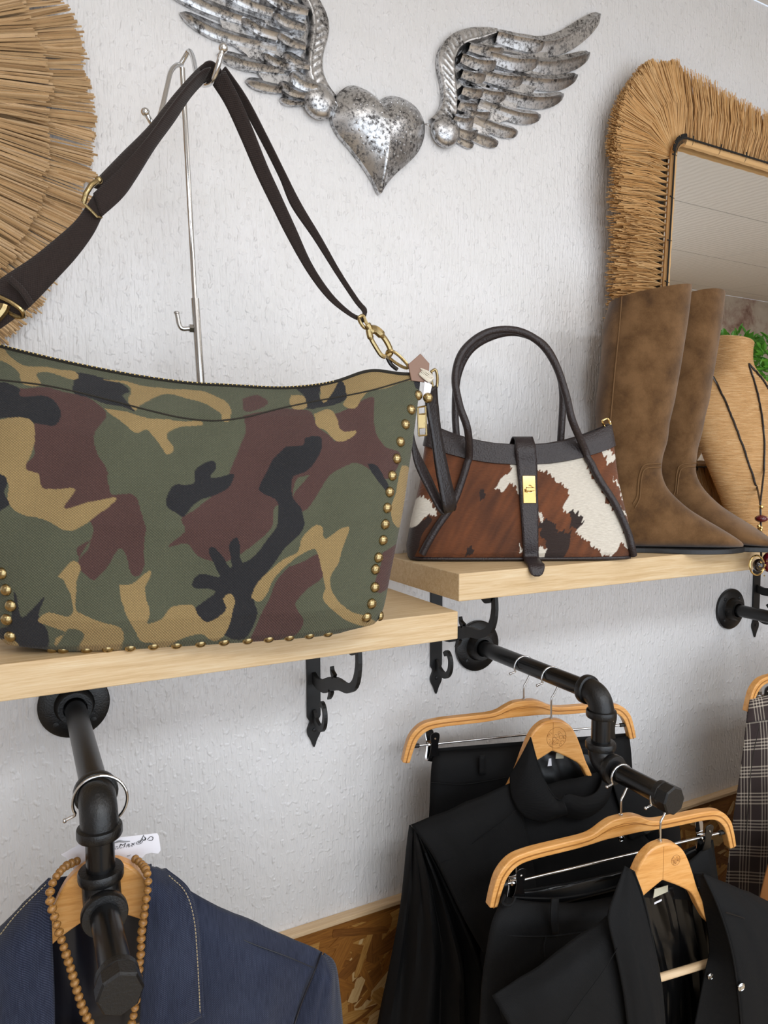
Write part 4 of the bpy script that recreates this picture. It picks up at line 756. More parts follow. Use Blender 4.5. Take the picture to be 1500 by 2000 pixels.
# ------------------------------------------------------------------ suede boots
RING = [((.072, .450), (-.060, .428), .054), ((.070, .40), (-.068, .385), .054), ((.064, .33), (-.068, .325), .053), ((.057, .26), (-.072, .25), .050), ((.049, .20), (-.066, .19), .045), ((.044, .165), (-.058, .15), .040), ((.043, .14), (-.053, .115), .036), ((.049, .122), (-.054, .075), .034), ((.060, .104), (-.057, .03), .0335), ((.076, .088), (-.050, .0085), .034), ((.094, .073), (-.005, .0085), .036), ((.114, .060), (.045, .0085), .040), ((.134, .048), (.088, .0085), .042), ((.152, .037), (.122, .0085), .039), ((.168, .027), (.150, .0085), .030), ((.181, .018), (.174, .0085), .014), ((.185, .013), (.183, .009), .004)]
def boot(label, cx, w, ang, hts, lean):
    d = np.array([math.cos(ang), -math.sin(ang), 0]); p = np.array([math.sin(ang), math.cos(ang), 0]); c0 = np.array([cx, -w, ZR])
    t = thing('suede_boot', label, 'boot', tuple(c0), world=True, group='pair of tall suede boots')
    Rg = np.array([(a[0], a[1]*hts, b[0], b[1]*hts, h) for a, b, h in RING]); RR = cr(Rg, 90); rows = []
    th = np.linspace(0, 2*math.pi, 56, endpoint=False)
    for i, (au, az, bu, bz, h) in enumerate(RR):
        cu, cz = (au+bu)/2, (az+bz)/2; wr = .0016*math.sin(az*70+1)*math.exp(-((az-.2)/.08)**2)
        e = np.sign(np.cos(th))*np.abs(np.cos(th))**.85; f = np.sign(np.sin(th))*np.abs(np.sin(th))**.85
        k = np.where(e < 0, 1+.12*(1-np.abs(f)) if False else 1.0, 1.0)
        u_ = cu+(au-bu)/2*e*k+wr*np.cos(th*3+i*.2); z_ = cz+(az-bz)/2*e; s_ = h*f+wr*np.sin(th*2)
        z_ = np.maximum(z_, .0085)
        ln = lean*np.clip(z_-.12, 0, 1)
        rows.append(c0+(u_)[:, None]*d+(s_)[:, None]*p+z_[:, None]*np.array([0, 0, 1])+ln[:, None]*np.array([1.0, 0, 0]))
    rows = np.array(rows); m = MB(); inn = [rows[0]*.94+rows[0].mean(0)*.06, rows[6]*.93+rows[6].mean(0)*.07, rows[14]*.92+rows[14].mean(0)*.08]
    m.grid(np.array([inn[2], inn[1], inn[0], rows[0]+np.array([0, 0, .0012])]+list(rows)), wrapv=True, flip=False)
    o = m.build('boot_upper', M['suede'], t); bv = bvh_of(m)
    so_ = [(-.062, 0), (-.055, .024), (-.03, .033), (.01, .030), (.05, .037), (.09, .044), (.125, .041), (.155, .030), (.180, .012), (.188, 0)]
    ol = cr(so_, 40); ol = np.vstack([ol, (ol*[1, -1])[::-1][1:-1]])
    MB().prism(ol, .0085, c0+np.array([0, 0, .0043]), d, p if np.cross(d, p)[2] > 0 else p, .001).build('sole', M['sole'], t, smooth=False)
    return t, bv, (d, p, c0)
b1, bv1, _ = boot('brown suede tall boot standing nearest the cowhide handbag', .952, .158, R(33), 1.0, .055)
b2, bv2, _ = boot('brown suede tall boot standing between the other boot and the jute bust', 1.101, .107, R(74), 1.030, .062)
for t_, bv_, lines in ((b1, bv1, [[(1216, 566), (1210, 640), (1200, 740), (1192, 830)], [(1236, 984), (1244, 968), (1247, 935), (1256, 910), (1275, 906), (1290, 906)], [(1240, 992), (1249, 972), (1252, 938), (1260, 916), (1290, 912)]]), (b2, bv2, [[(1290, 968), (1305, 975), (1318, 962), (1322, 925), (1330, 908), (1362, 904)], [(1322, 965), (1326, 930), (1334, 914), (1362, 911)]])):
    for ln in lines:
        q = on(bv_, ln, .0006, 40)
        if len(q) > 3 and np.linalg.norm(np.diff(q, axis=0), axis=1).max() < .03: MB().tube(q, .0012, 6).build('stitched_seam', M['stitchb'], t_)

# ------------------------------------------------------------------ jute bust with necklace, plant
bc = np.array([1.338, -.062, ZR]); bust = thing('jute_bust', 'jute wrapped necklace bust display beside the boots', 'display bust', tuple(bc), world=True)
fd = np.array([-.25, -.968, 0]); fp = np.array([.968, -.25, 0])
BR = [(0, .044, .032, .085), (.02, .052, .036, .085), (.065, .074, .042, .080), (.13, .096, .046, .066), (.19, .110, .048, .046), (.24, .115, .046, .030), (.278, .110, .044, .014), (.305, .090, .042, .006), (.326, .064, .040, .0), (.347, .044, .037, -.002), (.366, .037, .035, -.004), (.394, .036, .034, -.004), (.407, .037, .035, -.003)]
Bs = cr(BR, 760); thz = np.linspace(0, 2*math.pi, 72, endpoint=False); rows = []
for i, (z, hw_, hd_, yo) in enumerate(Bs):
    r_ = 1+.0; k = .00055*math.sin(z*2*math.pi/.0026)
    pass
    rows.append(bc+((hw_+k)*np.cos(thz))[:, None]*fp+(yo+(hd_+k)*np.sin(thz))[:, None]*fd+(z+np.cos(thz)*hw_*-.25*np.clip((z-.36)/.05, 0, 1)+.0012*np.sin(thz*3+z*40))[:, None]*np.array([0, 0, 1]))
bm2 = MB().grid(np.array(rows), wrapv=True, flip=True); bm2.f += [tuple(range(72))[::-1]]; bm2.mi += [0]
n0 = bm2.n; bm2.lathe([(.001, 0)], rows[-1].mean(0), (0, 0, 1), 4); topc = rows[-1]; 
tcap = MB().grid(np.array([topc+(topc.mean(0)-topc)*k+np.array([0, 0, .008*math.sin(k*1.57)]) for k in (0, .1, .35, .7, 1)]), wrapv=True, flip=True)
bo_ = bm2.build('torso', M['jute'], bust); tcap.build('neck_cap', M['jute'], bust); BB = bvh_of(bm2)
nk = thing('pendant_necklace', 'dark cord necklace with a red bead and dark stones on the jute bust', 'necklace', tuple(at(1486, 985, .20)), world=True)
cordm = MB()
for pl in ([(1394, 738), (1412, 775), (1430, 818), (1448, 865), (1465, 915), (1478, 955)], [(1462, 712), (1470, 738), (1480, 775), (1488, 820), (1492, 870), (1491, 920)], [(1462, 711), (1475, 726), (1490, 744), (1505, 768)]):
    q = on(BB, pl, .0022, 40)
    if len(q) > 4:
        if pl[-1][1] > 900: q = np.vstack([q, at(1485, 982, .215)])
        cordm.tube(cr(q, 60), .0018, 8)
cordm.tube([at(1485, 980, .215), at(1486, 1030, .225), at(1487, 1100, .262)], .0018, 8)
cordm.build('cord', M['leather2'], nk)
MB().sphere(at(1487, 990, .218), .0042, 12).build('gold_bead', M['gold'], nk)
MB().sphere(at(1487, 1013, .222), .0112, 18, (1, 1, .62)).build('round_bead', M['redbead'], nk)
gc = MB()
for i in range(26): gc.sphere(at(1484+rng.normal(0, 5), 1044+rng.normal(0, 8), .228+rng.uniform(-.004, .004)), rng.uniform(.0018, .0034), 8)
gc.build('gold_charm', M['gold'], nk)
stn = flat('tortoise_stone', '#1b1211', .08, coat=.6)
MB().sphere(at(1497, 1066, .235), .0125, 14, (1, .8, .9)).build('dark_stone', stn, nk); MB().sphere(at(1482, 1104, .262), .0115, 16, (1, .8, 1)).build('tortoise_bead', stn, nk); MB().sphere(at(1500, 1098, .262), .0125, 14, (.9, .8, 1.4)).build('round_bead', M['redbead'], nk)
q = [at(1478+14*math.cos(a), 1104+19*math.sin(a), .268) for a in np.linspace(0, 2*math.pi, 28, endpoint=False)]; MB().tube(q, .0016, 8, closed=True).build('gold_hoop', M['gold'], nk)
gs = MB()
for a in range(14): gs.sphere(at(1482, 1104, .262)+np.array([rng.normal(0, .007), -.0088+rng.uniform(0, .002), rng.normal(0, .006)]), .0016, 6)
gs.build('gold_flecks', M['gold'], nk)
plc = np.array([1.472, -.092, 1.712]); pl_ = thing('potted_plant', 'small bright green leafy plant behind the jute bust', 'plant', (1.545, -.085, ZR), world=True)
MB().lathe([(.035, 0), (.042, .004), (.052, .10), (.055, .105), (.050, .106), (.046, .09)], (1.545, -.085, ZR), (0, 0, 1), 32).build('pot', flat('white_pot', '#d9d5cc', .4), pl_)
MB().lathe([(.048, .085), (.001, .092)], (1.545, -.085, ZR), (0, 0, 1), 24).build('soil', flat('soil', '#3a2c1f', .95), pl_)
MB().tube(cr([(1.545, -.085, ZR+.09), (1.535, -.087, ZR+.2), (1.482, -.090, 1.70)], 14), .005, 8).build('stem', flat('bark', '#5b4630', .9), pl_)
leafv = np.array([(0, 0, 0), (.006, .006, .002), (.0065, .015, .003), (.003, .023, .002), (0, .027, 0), (-.003, .023, .002), (-.0065, .015, .003), (-.006, .006, .002), (0, .010, -.001), (0, .018, -.0012)])
leaff = [(0, 1, 8), (1, 2, 9, 8), (2, 3, 9), (3, 4, 9), (4, 5, 9), (5, 6, 9), (6, 7, 8, 9), (7, 0, 8)]
lme = MB().add(leafv, leaff).mesh('leaf', M['foliage'])
for i in range(280):
    v = Vector(rng.normal(0, 1, 3)).normalized(); r_ = .074*rng.uniform(.55, 1)**.5; o = bpy.data.objects.new('leaf', lme); COL.objects.link(o); o.parent = pl_
    pos = Vector(plc)+v*r_-Vector(ORG[pl_.name]); pos.y = min(pos.y, .038); qd = (v+Vector(rng.normal(0, .5, 3))+Vector((0, 0, .3))).to_track_quat('Y', 'Z'); o.rotation_euler = qd.to_euler(); o.location = pos; s = rng.uniform(.7, 1.15); o.scale = (s, s, s)

# ------------------------------------------------------------------ hangers
def hook(t, zc=-.003, stem=-.056, top=None, m='chrome', rr_=.0172, flip=1):
    a = np.linspace(R(205), R(-48), 26); pts = [(-(rr_*1.0+.0075)*flip, 0, zc-rr_*.6), (-(rr_+.0036)*flip, 0, zc-rr_*.53)]+[(rr_*math.cos(x)*flip, 0, zc+rr_*math.sin(x)) for x in a]+[(.004*flip, 0, zc-.012-rr_*.87), (.0, 0, zc-.019-rr_*.87), (0, 0, stem+.006), (0, 0, stem-.003)]
    P = cr(pts, 70); h = MB().tube(P, .0015, 10); h.sphere(P[0], .0023, 10); h.lathe([(.003, 0), (.003, .003)], (0, 0, stem-.001), (0, 0, 1), 12); return h.build('hook', M[m], t)
def clip_hanger(label, X, w, zp, a, lx=-.163, rx=.155, group=None):
    t = thing('clip_hanger', label, 'hanger', (X, -w, zp), -R(a), group='curved wooden clip hangers'); h0 = -.0585
    hook(t, stem=h0)
    half = [(0, 0), (.018, -.001), (.032, -.006), (.048, -.0135), (.066, -.0165), (.10, -.0172), (.150, -.0185), (.178, -.024), (.196, -.040), (.204, -.060), (.2095, -.083)]
    lowh = [(0, -.0265), (.03, -.0268), (.052, -.0285), (.075, -.0300), (.10, -.0305), (.145, -.0315), (.168, -.0355), (.1825, -.047), (.1905, -.063), (.1975, -.085)]
    tp, lo = cr(half, 60), cr(lowh, 60); tp = np.vstack([tp[::-1]*[-1, 1], tp[1:]]); lo = np.vstack([lo[::-1]*[-1, 1], lo[1:]])
    o = MB().prism(np.vstack([tp, lo[::-1]]), .013, (0, 0, h0)).build('bent_frame', M['hanger'], t, smooth=False); bev(o, .0016)
    for k, f in (('groove', .45), ('groove', .53)):
        q = tp*(1-f)+lo*f
        if f > .5:
            low2 = np.where(np.abs(q[:, 0]) < .06, 1, 0); hump = np.interp(np.abs(q[:, 0]), [0, .03, .055, .06, .2], [.0052, .003, 0, 0, 0]); q[:, 1] += hump
        MB().tube(np.stack([q[:, 0], np.full(len(q), -.0064), q[:, 1]+h0], 1), .00055, 5).build(k, M['hgroove'], t)
    zb = h0-.060
    MB().tube([(-.188, 0, zb), (.188, 0, zb)], .0018, 10).build('bar', M['steel'], t)
    for s in (-1, 1): MB().lathe([(.0032, 0), (.0034, .011), (.0024, .012)], (s*.192, 0, zb), (-s, 0, 0), 12).build('bar_cap', M['iron'], t)
    for x in (lx, rx):
        c = MB(); po = [(-.006, .002), (-.0075, .014), (-.0062, .020), (0, .0225), (.0062, .020), (.0075, .014), (.006, .002), (.0065, -.008), (.0085, -.026), (-.0085, -.026), (-.0065, -.008)]
        pv_ = cr(po+[po[0]], 40)[:-1]; lean = .22
        f = MB().prism(pv_, .0016, (x+.002, -.0055, zb), (1, 0, 0), (0, -lean*.6, 1), .0004).build('clip', M['black'], t); 
        MB().lathe([(.0018, 0), (.001, .001)], (x+.002, -.0085, zb+.012), (0, -1, 0), 8).build('clip_pin', M['chrome'], f)
        MB().prism(pv_, .0016, (x-.003, .0055, zb), (1, 0, 0), (0, lean*.6, 1), .0004).build('clip', M['chrome'], t)
        sp = MB().tube([(x-.008, 0, zb), (x+.009, 0, zb)], .0042, 12).build('clip_spring', M['chrome'], t)
    return t
def coat_hanger(label, X, w, zp, a, emb=None, stem=-.062, rr=.0172, zc=-.003):
    t = thing('coat_hanger', label, 'hanger', (X, -w, zp), -R(a), group='wooden coat hangers'); h0 = stem; hook(t, stem=h0, rr_=rr, zc=zc)
    tp = cr([(0, 0), (.016, -.003), (.031, -.0135), (.041, -.029), (.050, -.050), (.062, -.080), (.085, -.116), (.14, -.150), (.188, -.176)], 50); lo = cr([(0, -.050), (.03, -.0655), (.050, -.080), (.064, -.104), (.085, -.132), (.13, -.160), (.180, -.188)], 50)
    out_ = np.vstack([tp[::-1]*[-1, 1], tp[1:], lo[::-1], (lo*[-1, 1])[1:]])
    o = MB().prism(out_, .0145, (0, 0, h0), bevel=0).build('shoulder_board', M['hanger'], t, smooth=False); bev(o, .0028, 3)
    MB().tube([(0, -.00728, h0-.004), (0, -.00728, h0-.048)], .0003, 4).build('glue_line', M['hgroove'], t)
    if emb:
        m = MB(); cx, cz, r_ = emb; q = lambda x, z: (cx+x, -.0073, h0+cz+z)
        m.tube([q(r_*math.cos(k), r_*math.sin(k)) for k in np.linspace(0, 2*math.pi, 40, endpoint=False)], .0003, 4, closed=True)
        for i in range(26):
            aa, rad = rng.uniform(0, 6.3), r_*rng.uniform(.1, .85)**.8; c = (rad*math.cos(aa), rad*math.sin(aa)); r2 = r_*rng.uniform(.06, .2)
            m.tube([q(c[0]+r2*math.cos(k), c[1]+r2*math.sin(k)) for k in np.linspace(0, rng.uniform(2.5, 6), 10)], .00025, 4)
        m.build('engraved_emblem', M['hgroove'], t)
    MB().tube([(-.185, 0, h0-.190), (.185, 0, h0-.190)], .0052, 14).build('trouser_bar', M['trim'], t)
    for s in (-1, 1): MB().tube([(s*.178, 0, h0-.176), (s*.178, 0, h0-.196)], .0042, 10).build('bar_strut', M['hanger'], t)
    return t
ZH = ZU+PR-.0172+.003+.0005
clip_hanger('curved wooden clip hanger nearest the wall on the middle rail', .7344, .137, ZU-.001, 13.5, -.158, .16)
coat_hanger('wooden coat hanger with round engraved emblem inside the rear black jacket', .7344, .205, ZU-.001, 14, (.006, -.029, .0165), stem=-.068)
clip_hanger('curved wooden clip hanger on the lower end of the middle rail, front one', .7344, .352, ZW-.001, 7, -.166, .152)
coat_hanger('wooden coat hanger inside the front black jacket by the pipe end cap', .7344, .420, ZW-.001, 8, (.020, -.026, .007), stem=-.062)
coat_hanger('wooden coat hanger inside the denim blazer on the left rail', .0650, .306, ZU-.001, 9, stem=-.064, rr=.0255, zc=-.0045)
clip_hanger('curved wooden clip hanger holding the plaid skirt at the right edge', 1.4309, .215, ZU-.001, 6)
clip_hanger('wooden clip hanger holding the tan skirt, beyond the right photo edge', 1.4309, .365, ZW-.001, 4)

# ------------------------------------------------------------------ garments
class GP:
    """vertical garment plane through (X, w), turned by a degrees"""
    def __init__(s, X, w, a): s.o = np.array([X, -w, 0]); s.u = np.array([math.cos(R(a)), -math.sin(R(a)), 0]); s.n = np.array([-math.sin(R(a)), -math.cos(R(a)), 0])
    def p(s, px, py, d=0):
        r = ray(px, py); o = s.o+s.n*d; k = ((o-CAM)@s.n)/(r@s.n); return CAM+r*k
    def c(s, pts, d=0, n=0):
        P = np.array([s.p(q[0], q[1], (q[2] if len(q) > 2 else 0)+d) for q in pts]); return cr(P, n) if n else P
def panel(name, gp, L, Rr, m, parent, d=0, drop=0, flare=0, bulge=0, n=46, mm=22, th=.0022, wr=.0, sag=0, seed=0, wf=30, uvo=(0, 0)):
    a, b = gp.c(L, d), gp.c(Rr, d); na = n if not drop else int(n*.6)
    a, b = cr(a, na), cr(b, na)
    if drop:
        nd = n-na; k = np.linspace(0, 1, nd+1)[1:]; 
        a = np.vstack([a, a[-1]+k[:, None]*np.array([0, 0, -drop])-gp.u*flare*k[:, None]]); b = np.vstack([b, b[-1]+k[:, None]*np.array([0, 0, -drop])+gp.u*flare*k[:, None]])
    v = np.linspace(0, 1, mm); G = a[:, None]+(b-a)[:, None]*v[None, :, None]; h = np.linspace(0, 1, len(a))
    bl = bulge*np.sin(v*math.pi)[None, :]*np.clip(h*6+.25, 0, 1)[:, None]
    if wr: bl = bl+wr*np.array([[mnoise.noise(Vector((x*wf*.16+y_*.8, y_*1.3, seed*3.1)))+.35*mnoise.noise(Vector((x*wf*.34-y_*1.6, y_*4, seed*1.7+9))) for x in v] for y_ in h])
    G = G+bl[..., None]*gp.n
    if sag: G[..., 2] -= sag*np.sin(v*math.pi)[None, :]*np.exp(-(h*8)**1)[:, None]
    U_ = (G-gp.o)@gp.u; V_ = np.r_[0, np.cumsum(np.linalg.norm(np.diff(G[:, mm//2], axis=0), axis=1))]; uv = np.stack([U_+uvo[0], -np.broadcast_to(V_[:, None], U_.shape)+uvo[1]], -1)
    o = MB().grid(G, uv).build(name, m, parent); mod(o, 'SOLIDIFY', thickness=th, offset=0); return o
def line(name, gp, pts, m, parent, d=0, r=.0006, n=40, dash=0):
    P = gp.c(pts, d, n)
    if not dash: return MB().tube(P, r, 6).build(name, m, parent)
    x = MB(); L = np.r_[0, np.cumsum(np.linalg.norm(np.diff(P, axis=0), axis=1))]; s = 0
    while s < L[-1]:
        k = np.array([s, min(s+dash*.65, L[-1])]); x.tube(np.stack([np.interp(k, L, P[:, j]) for j in range(3)], 1), r, 4); s += dash
    return x.build(name, m, parent)
def snapb(gp, px, py, d, parent, m='chrome', r=.0052):
    p = gp.p(px, py, d); return MB().lathe([(r, 0), (r, .0012), (r*.8, .002), (r*.6, .0014), (r*.5, .0014), (r*.42, .0026), (.0003, .0028)], p, gp.n, 18).build('snap_button', M[m], parent)

# denim blazer
g = GP(.065, .306, 9); D = thing('denim_blazer', 'dark blue denim blazer on a wooden hanger at the lower left', 'jacket', tuple(g.p(190, 1900)), world=True); dm, li = M['denim'], M['lining']
panel('back', g, [(-40, 1850), (-110, 1950), (-120, 2000)], [(636, 1868), (655, 1940), (662, 2000)], dm, D, -.045, .42)
panel('lining', g, [(84, 1735), (92, 1850), (96, 2000)], [(306, 1720), (300, 1850), (296, 2000)], li, D, -.030, .3, wr=.006, seed=2)
panel('collar_back', g, [(104, 1716, .0), (96, 1740, .0), (90, 1770, .004)], [(296, 1688, .0), (300, 1730, .0), (306, 1770, .004)], dm, D, -.028)
panel('left_front', g, [(-20, 1830, -.005), (-80, 1880, .01), (-115, 1960, .02), (-120, 2010, .02)], [(98, 1716, .004), (101, 1800, .022), (105, 1900, .03), (107, 2010, .032)], dm, D, 0, .45, bulge=.012, wr=.004, seed=1)
panel('right_front', g, [(312, 1712, .0), (340, 1800, .02), (352, 1900, .03), (350, 2010, .03)], [(630, 1862, -.004), (614, 1898, .012), (592, 1950, .016), (571, 2010, .018)], dm, D, 0, .45, bulge=.016, wr=.005, seed=3)
panel('sleeve', g, [(626, 1860, -.008), (613, 1897, .010), (591, 1950, .014), (570, 2010, .016)], [(633, 1864, -.012), (654, 1884, -.012), (663, 1940, -.012), (669, 2010, -.012)], dm, D, 0, .35, bulge=.020, wr=.004, seed=4, uvo=(.3, .2))
panel('sleeve', g, [(-110, 1930, -.01), (-160, 2010, -.01), (-180, 2100, -.01)], [(-80, 1880, .0), (-100, 1960, .02), (-105, 2080, .02)], dm, D, 0, .3, bulge=.02)
lp = panel('lapel', g, [(283, 1687, .012), (291, 1740, .034), (285, 1830, .038), (277, 1930, .040), (272, 2010, .042)], [(322, 1698, .002), (366, 1736, .016), (384, 1790, .028), (391, 1880, .036), (396, 1986, .040)], dm, D, 0, 0, bulge=.006, wr=.003, seed=5, uvo=(.13, .4))
line('lapel_stitching', g, [(330, 1710, .011), (362, 1742, .024), (379, 1796, .036), (386, 1880, .0435), (391, 1978, .0465)], M['stitch'], lp, .0012, .0005, 120, .0035)
line('lapel_edge', g, [(322, 1698, .002), (366, 1736, .016), (384, 1790, .028), (391, 1880, .036), (396, 1986, .040)], dm, D, 0, .0016)
lp2 = panel('lapel', g, [(-10, 1822, .0), (-30, 1880, .026), (-36, 1950, .034), (-36, 2010, .036)], [(97, 1712, .012), (100, 1790, .034), (103, 1900, .040), (106, 2010, .042)], dm, D, .004, 0, bulge=.006, wr=.003, seed=6, uvo=(.4, .1))
line('lapel_stitching', g, [(96, 1722, .016), (60, 1756, .018), (28, 1790, .018), (0, 1826, .016)], M['stitch'], lp2, .004, .0005, 60, .0035)
line('shoulder_seam', g, [(392, 1796, .0125), (480, 1838, .0165), (560, 1868, .017), (612, 1890, .012)], M['lining'], D, .006, .0006)
line('armhole_seam', g, [(628, 1860, -.005), (614, 1897, .014), (592, 1950, .018), (571, 2010, .019)], M['lining'], D, .0018, .0009)
# bead necklace and its card
N_ = thing('bead_necklace', 'brown wooden bead necklace hung round the denim blazer hanger', 'necklace', tuple(g.p(190, 1700, .03)), world=True)
sl_, sr_ = [(150, 1682, -.004), (128, 1692, .01), (110, 1712, .03), (99, 1735, .04), (98, 1760, .045), (105, 1785, .047), (112, 1810, .049), (120, 1835, .05), (136, 1885, .05), (152, 1940, .05), (166, 1980, .05), (185, 2012, .05), (205, 2035, .05)], [(262, 1676, -.002), (277, 1688, .014), (287, 1704, .034), (289, 1730, .044), (285, 1760, .047), (281, 1790, .048), (276, 1825, .049), (275, 1860, .05), (271, 1900, .05), (268, 1935, .05), (263, 1972, .05), (255, 2005, .05), (240, 2030, .05), (222, 2042, .05)]
P = np.vstack([g.c(sl_, 0, 300), g.c(sr_, 0, 300)[::-1]]); L = np.r_[0, np.cumsum(np.linalg.norm(np.diff(P, axis=0), axis=1))]
MB().tube(P[::6], .0008, 6).build('thread', M['dstitch'], N_); bme = MB().sphere((0, 0, 0), .0042, 14, (1, 1, .82)).lathe([(.0018, -.0036), (.0018, .0036)], (0, 0, 0), (0, 0, 1), 8).mesh('bead', M['bead'])
for s in np.arange(0, L[-1], .0076):
    p = np.array([np.interp(s, L, P[:, j]) for j in range(3)]); q = np.array([np.interp(s+.002, L, P[:, j]) for j in range(3)])-p
    o = bpy.data.objects.new('bead', bme); COL.objects.link(o); o.parent = N_; o.location = p-ORG[N_.name]; o.rotation_euler = Vector(q).to_track_quat('Z', 'Y').to_euler(); k = rng.uniform(.9, 1.06); o.scale = (k, k, k)
Cd = thing('necklace_card', 'white printed jewellery card with curved cut-outs behind the bead necklace', 'card', tuple(g.p(215, 1660, -.014)), world=True)
co_ = [(164, 1643), (307, 1627), (310, 1632), (314, 1660), (309, 1667), (296, 1665), (284, 1668), (276, 1678), (270, 1690), (262, 1712), (146, 1722), (144, 1700), (138, 1684), (128, 1674), (119, 1669)]
pc_ = g.c(co_, -.014); uz = np.array([0, 0, 1.0]); rel = pc_-pc_[0]; MB().prism(np.stack([rel@g.u, rel[:, 2]], 1), .0008, pc_[0], g.u, uz).build('card', M['card'], Cd, smooth=False)
def text(s, name, m, parent, o, size, sy=.6, italic=.0, spacing=1.0):
    c = bpy.data.curves.new('t', 'FONT'); c.body = s; c.size = size; c.shear = italic; c.extrude = .00008; c.space_character = spacing; ob = bpy.data.objects.new('t', c); COL.objects.link(ob)
    me = bpy.data.meshes.new_from_object(ob.evaluated_get(bpy.context.evaluated_depsgraph_get())); bpy.data.objects.remove(ob)
    V = np.array([v.co for v in me.vertices]); W_ = o+V[:, :1]*g.u+V[:, 1:2]*sy*uz+V[:, 2:]*g.n; f = [tuple(p.vertices) for p in me.polygons]; bpy.data.meshes.remove(me); return MB().add(W_, f).build(name, m, parent, smooth=False)
cdp = -.0132
text('r-Max\u00ae', 'brand_lettering', M['ink'], Cd, g.p(216, 1658, cdp), .0086, .62, .25, 1.15); text('essories', 'small_lettering', M['grey'], Cd, g.p(216, 1660.5, cdp), .0052, .55, .2, 1.25); text('ar', 'small_lettering', M['grey'], Cd, g.p(248, 1673, cdp), .005, .6)
cv = MB().tube(g.c([(216, 1646), (226, 1645), (234, 1642.5), (242, 1643.5), (254, 1643)], cdp, 30), np.interp(np.linspace(0, 1, 30), [0, .5, 1], [.0003, .0012, .0003]), 5); cv.build('logo_wave', M['grey'], Cd)
wr_ = MB()
for q in ([(281, 1631), (276, 1640), (274, 1645)], [(278, 1638), (281, 1642), (284, 1637), (281, 1634)], [(284, 1641), (285, 1637), (283, 1639)], [(288, 1640), (294, 1634), (299, 1636), (297, 1641), (290, 1641)]): wr_.tube(g.c(q, cdp, 14), .00035, 4)
wr_.build('handwriting', M['ink'], Cd)

# rear black jacket with stand collar
bc_, bw_ = M['black_cotton'], M['black_wool']
g = GP(.7344, .205, 14); J = thing('black_jacket', 'black jacket with stand collar and shoulder flap, the rear one on the middle rail', 'jacket', tuple(g.p(1090, 1800)), world=True)
panel('back', g, [(806, 1614), (790, 1720), (765, 1880)], [(1316, 1586), (1330, 1700), (1345, 1880)], bc_, J, -.035, .42)
panel('lining', g, [(1034, 1462, -.02), (1058, 1520, -.012), (1082, 1570, .0)], [(1186, 1478, -.02), (1196, 1520, -.012), (1186, 1590, .0)], M['satin'], J, -.008, 0, wr=.004, seed=4)
panel('front', g, [(1004, 1545, .0), (985, 1640, .022), (960, 1750, .03), (935, 1880, .03)], [(1190, 1500, .0), (1235, 1600, .022), (1320, 1720, .02), (1335, 1880, .02)], bw_, J, 0, .42, bulge=.016, wr=.004, seed=7)
panel('shoulder_flap', g, [(803, 1611, .0), (818, 1632, .016), (850, 1680, .03), (900, 1782, .040), (942, 1858, .044)], [(1004, 1526, .006), (1015, 1570, .02), (1035, 1650, .034), (1050, 1760, .046), (1052, 1862, .048)], bw_, J, .002, 0, bulge=.010, wr=.003, seed=8, mm=30)
panel('shoulder_flap', g, [(1186, 1494, .006), (1205, 1560, .024), (1230, 1640, .036)], [(1198, 1496, .0), (1262, 1522, .0), (1322, 1592, .004)], bw_, J, 0, 0, bulge=.008)
panel('right_sleeve', g, [(1240, 1560, .01), (1262, 1640, .02), (1280, 1760, .02)], [(1300, 1556, -.01), (1324, 1600, -.01), (1336, 1760, -.01)], bc_, J, 0, .4, bulge=.02)
panel('left_sleeve', g, [(802, 1614, -.012), (797, 1650, -.012), (788, 1730, -.008), (778, 1800, -.006), (757, 1910, -.004), (737, 2010, -.004)], [(818, 1628, .006), (872, 1730, .016), (925, 1850, .022), (938, 1930, .024), (945, 2010, .024)], bc_, J, 0, .2, bulge=.026, wr=.020, seed=9, wf=46, mm=40)
ca = panel('collar', g, [(996, 1514, .004), (1000, 1556, .020), (1022, 1592, .034), (1062, 1604, .044), (1104, 1590, .048)], [(1036, 1440, .002), (1050, 1490, .022), (1066, 1530, .034), (1084, 1557, .042), (1099, 1561, .048)], bw_, J, .004, 0, bulge=.010, th=.003)
panel('collar', g, [(1096, 1592, .046), (1140, 1598, .042), (1184, 1566, .026), (1200, 1504, .004)], [(1094, 1566, .048), (1108, 1551, .046), (1142, 1556, .040), (1170, 1538, .026), (1184, 1478, .0)], bc_, J, .003, 0, bulge=.006, th=.003)
panel('collar_back', g, [(1034, 1446, .0), (1030, 1500, .0)], [(1190, 1470, .0), (1196, 1530, .0)], bc_, J, -.030, 0, th=.003)
line('collar_edge', g, [(1036, 1440, .006), (1050, 1490, .026), (1066, 1530, .038), (1084, 1557, .047), (1096, 1562, .053), (1102, 1553, .051)], bw_, J, .001, .0013)
line('yoke_seam', g, [(1008, 1582, .030), (960, 1620, .034), (905, 1660, .032), (856, 1690, .030)], bw_, J, .0068, .0005)
snapb(g, 1156, 1630, .055, J); snapb(g, 1213, 1637, .05, J); snapb(g, 1262, 1618, .045, J, 'iron', .0085)
MB().prism([(-.007, -.004), (.007, -.005), (.007, .004), (-.006, .005)], .0008, g.p(1093, 1476, -.012), g.u, (0, 0, 1)).build('neck_label', M['cream'], J, smooth=False); MB().prism([(-.003, -.005), (.004, -.005), (.003, .007), (-.001, .007)], .0006, g.p(1073, 1490, -.010), g.u, (0, 0, 1)).build('care_label', M['card'], J, smooth=False)
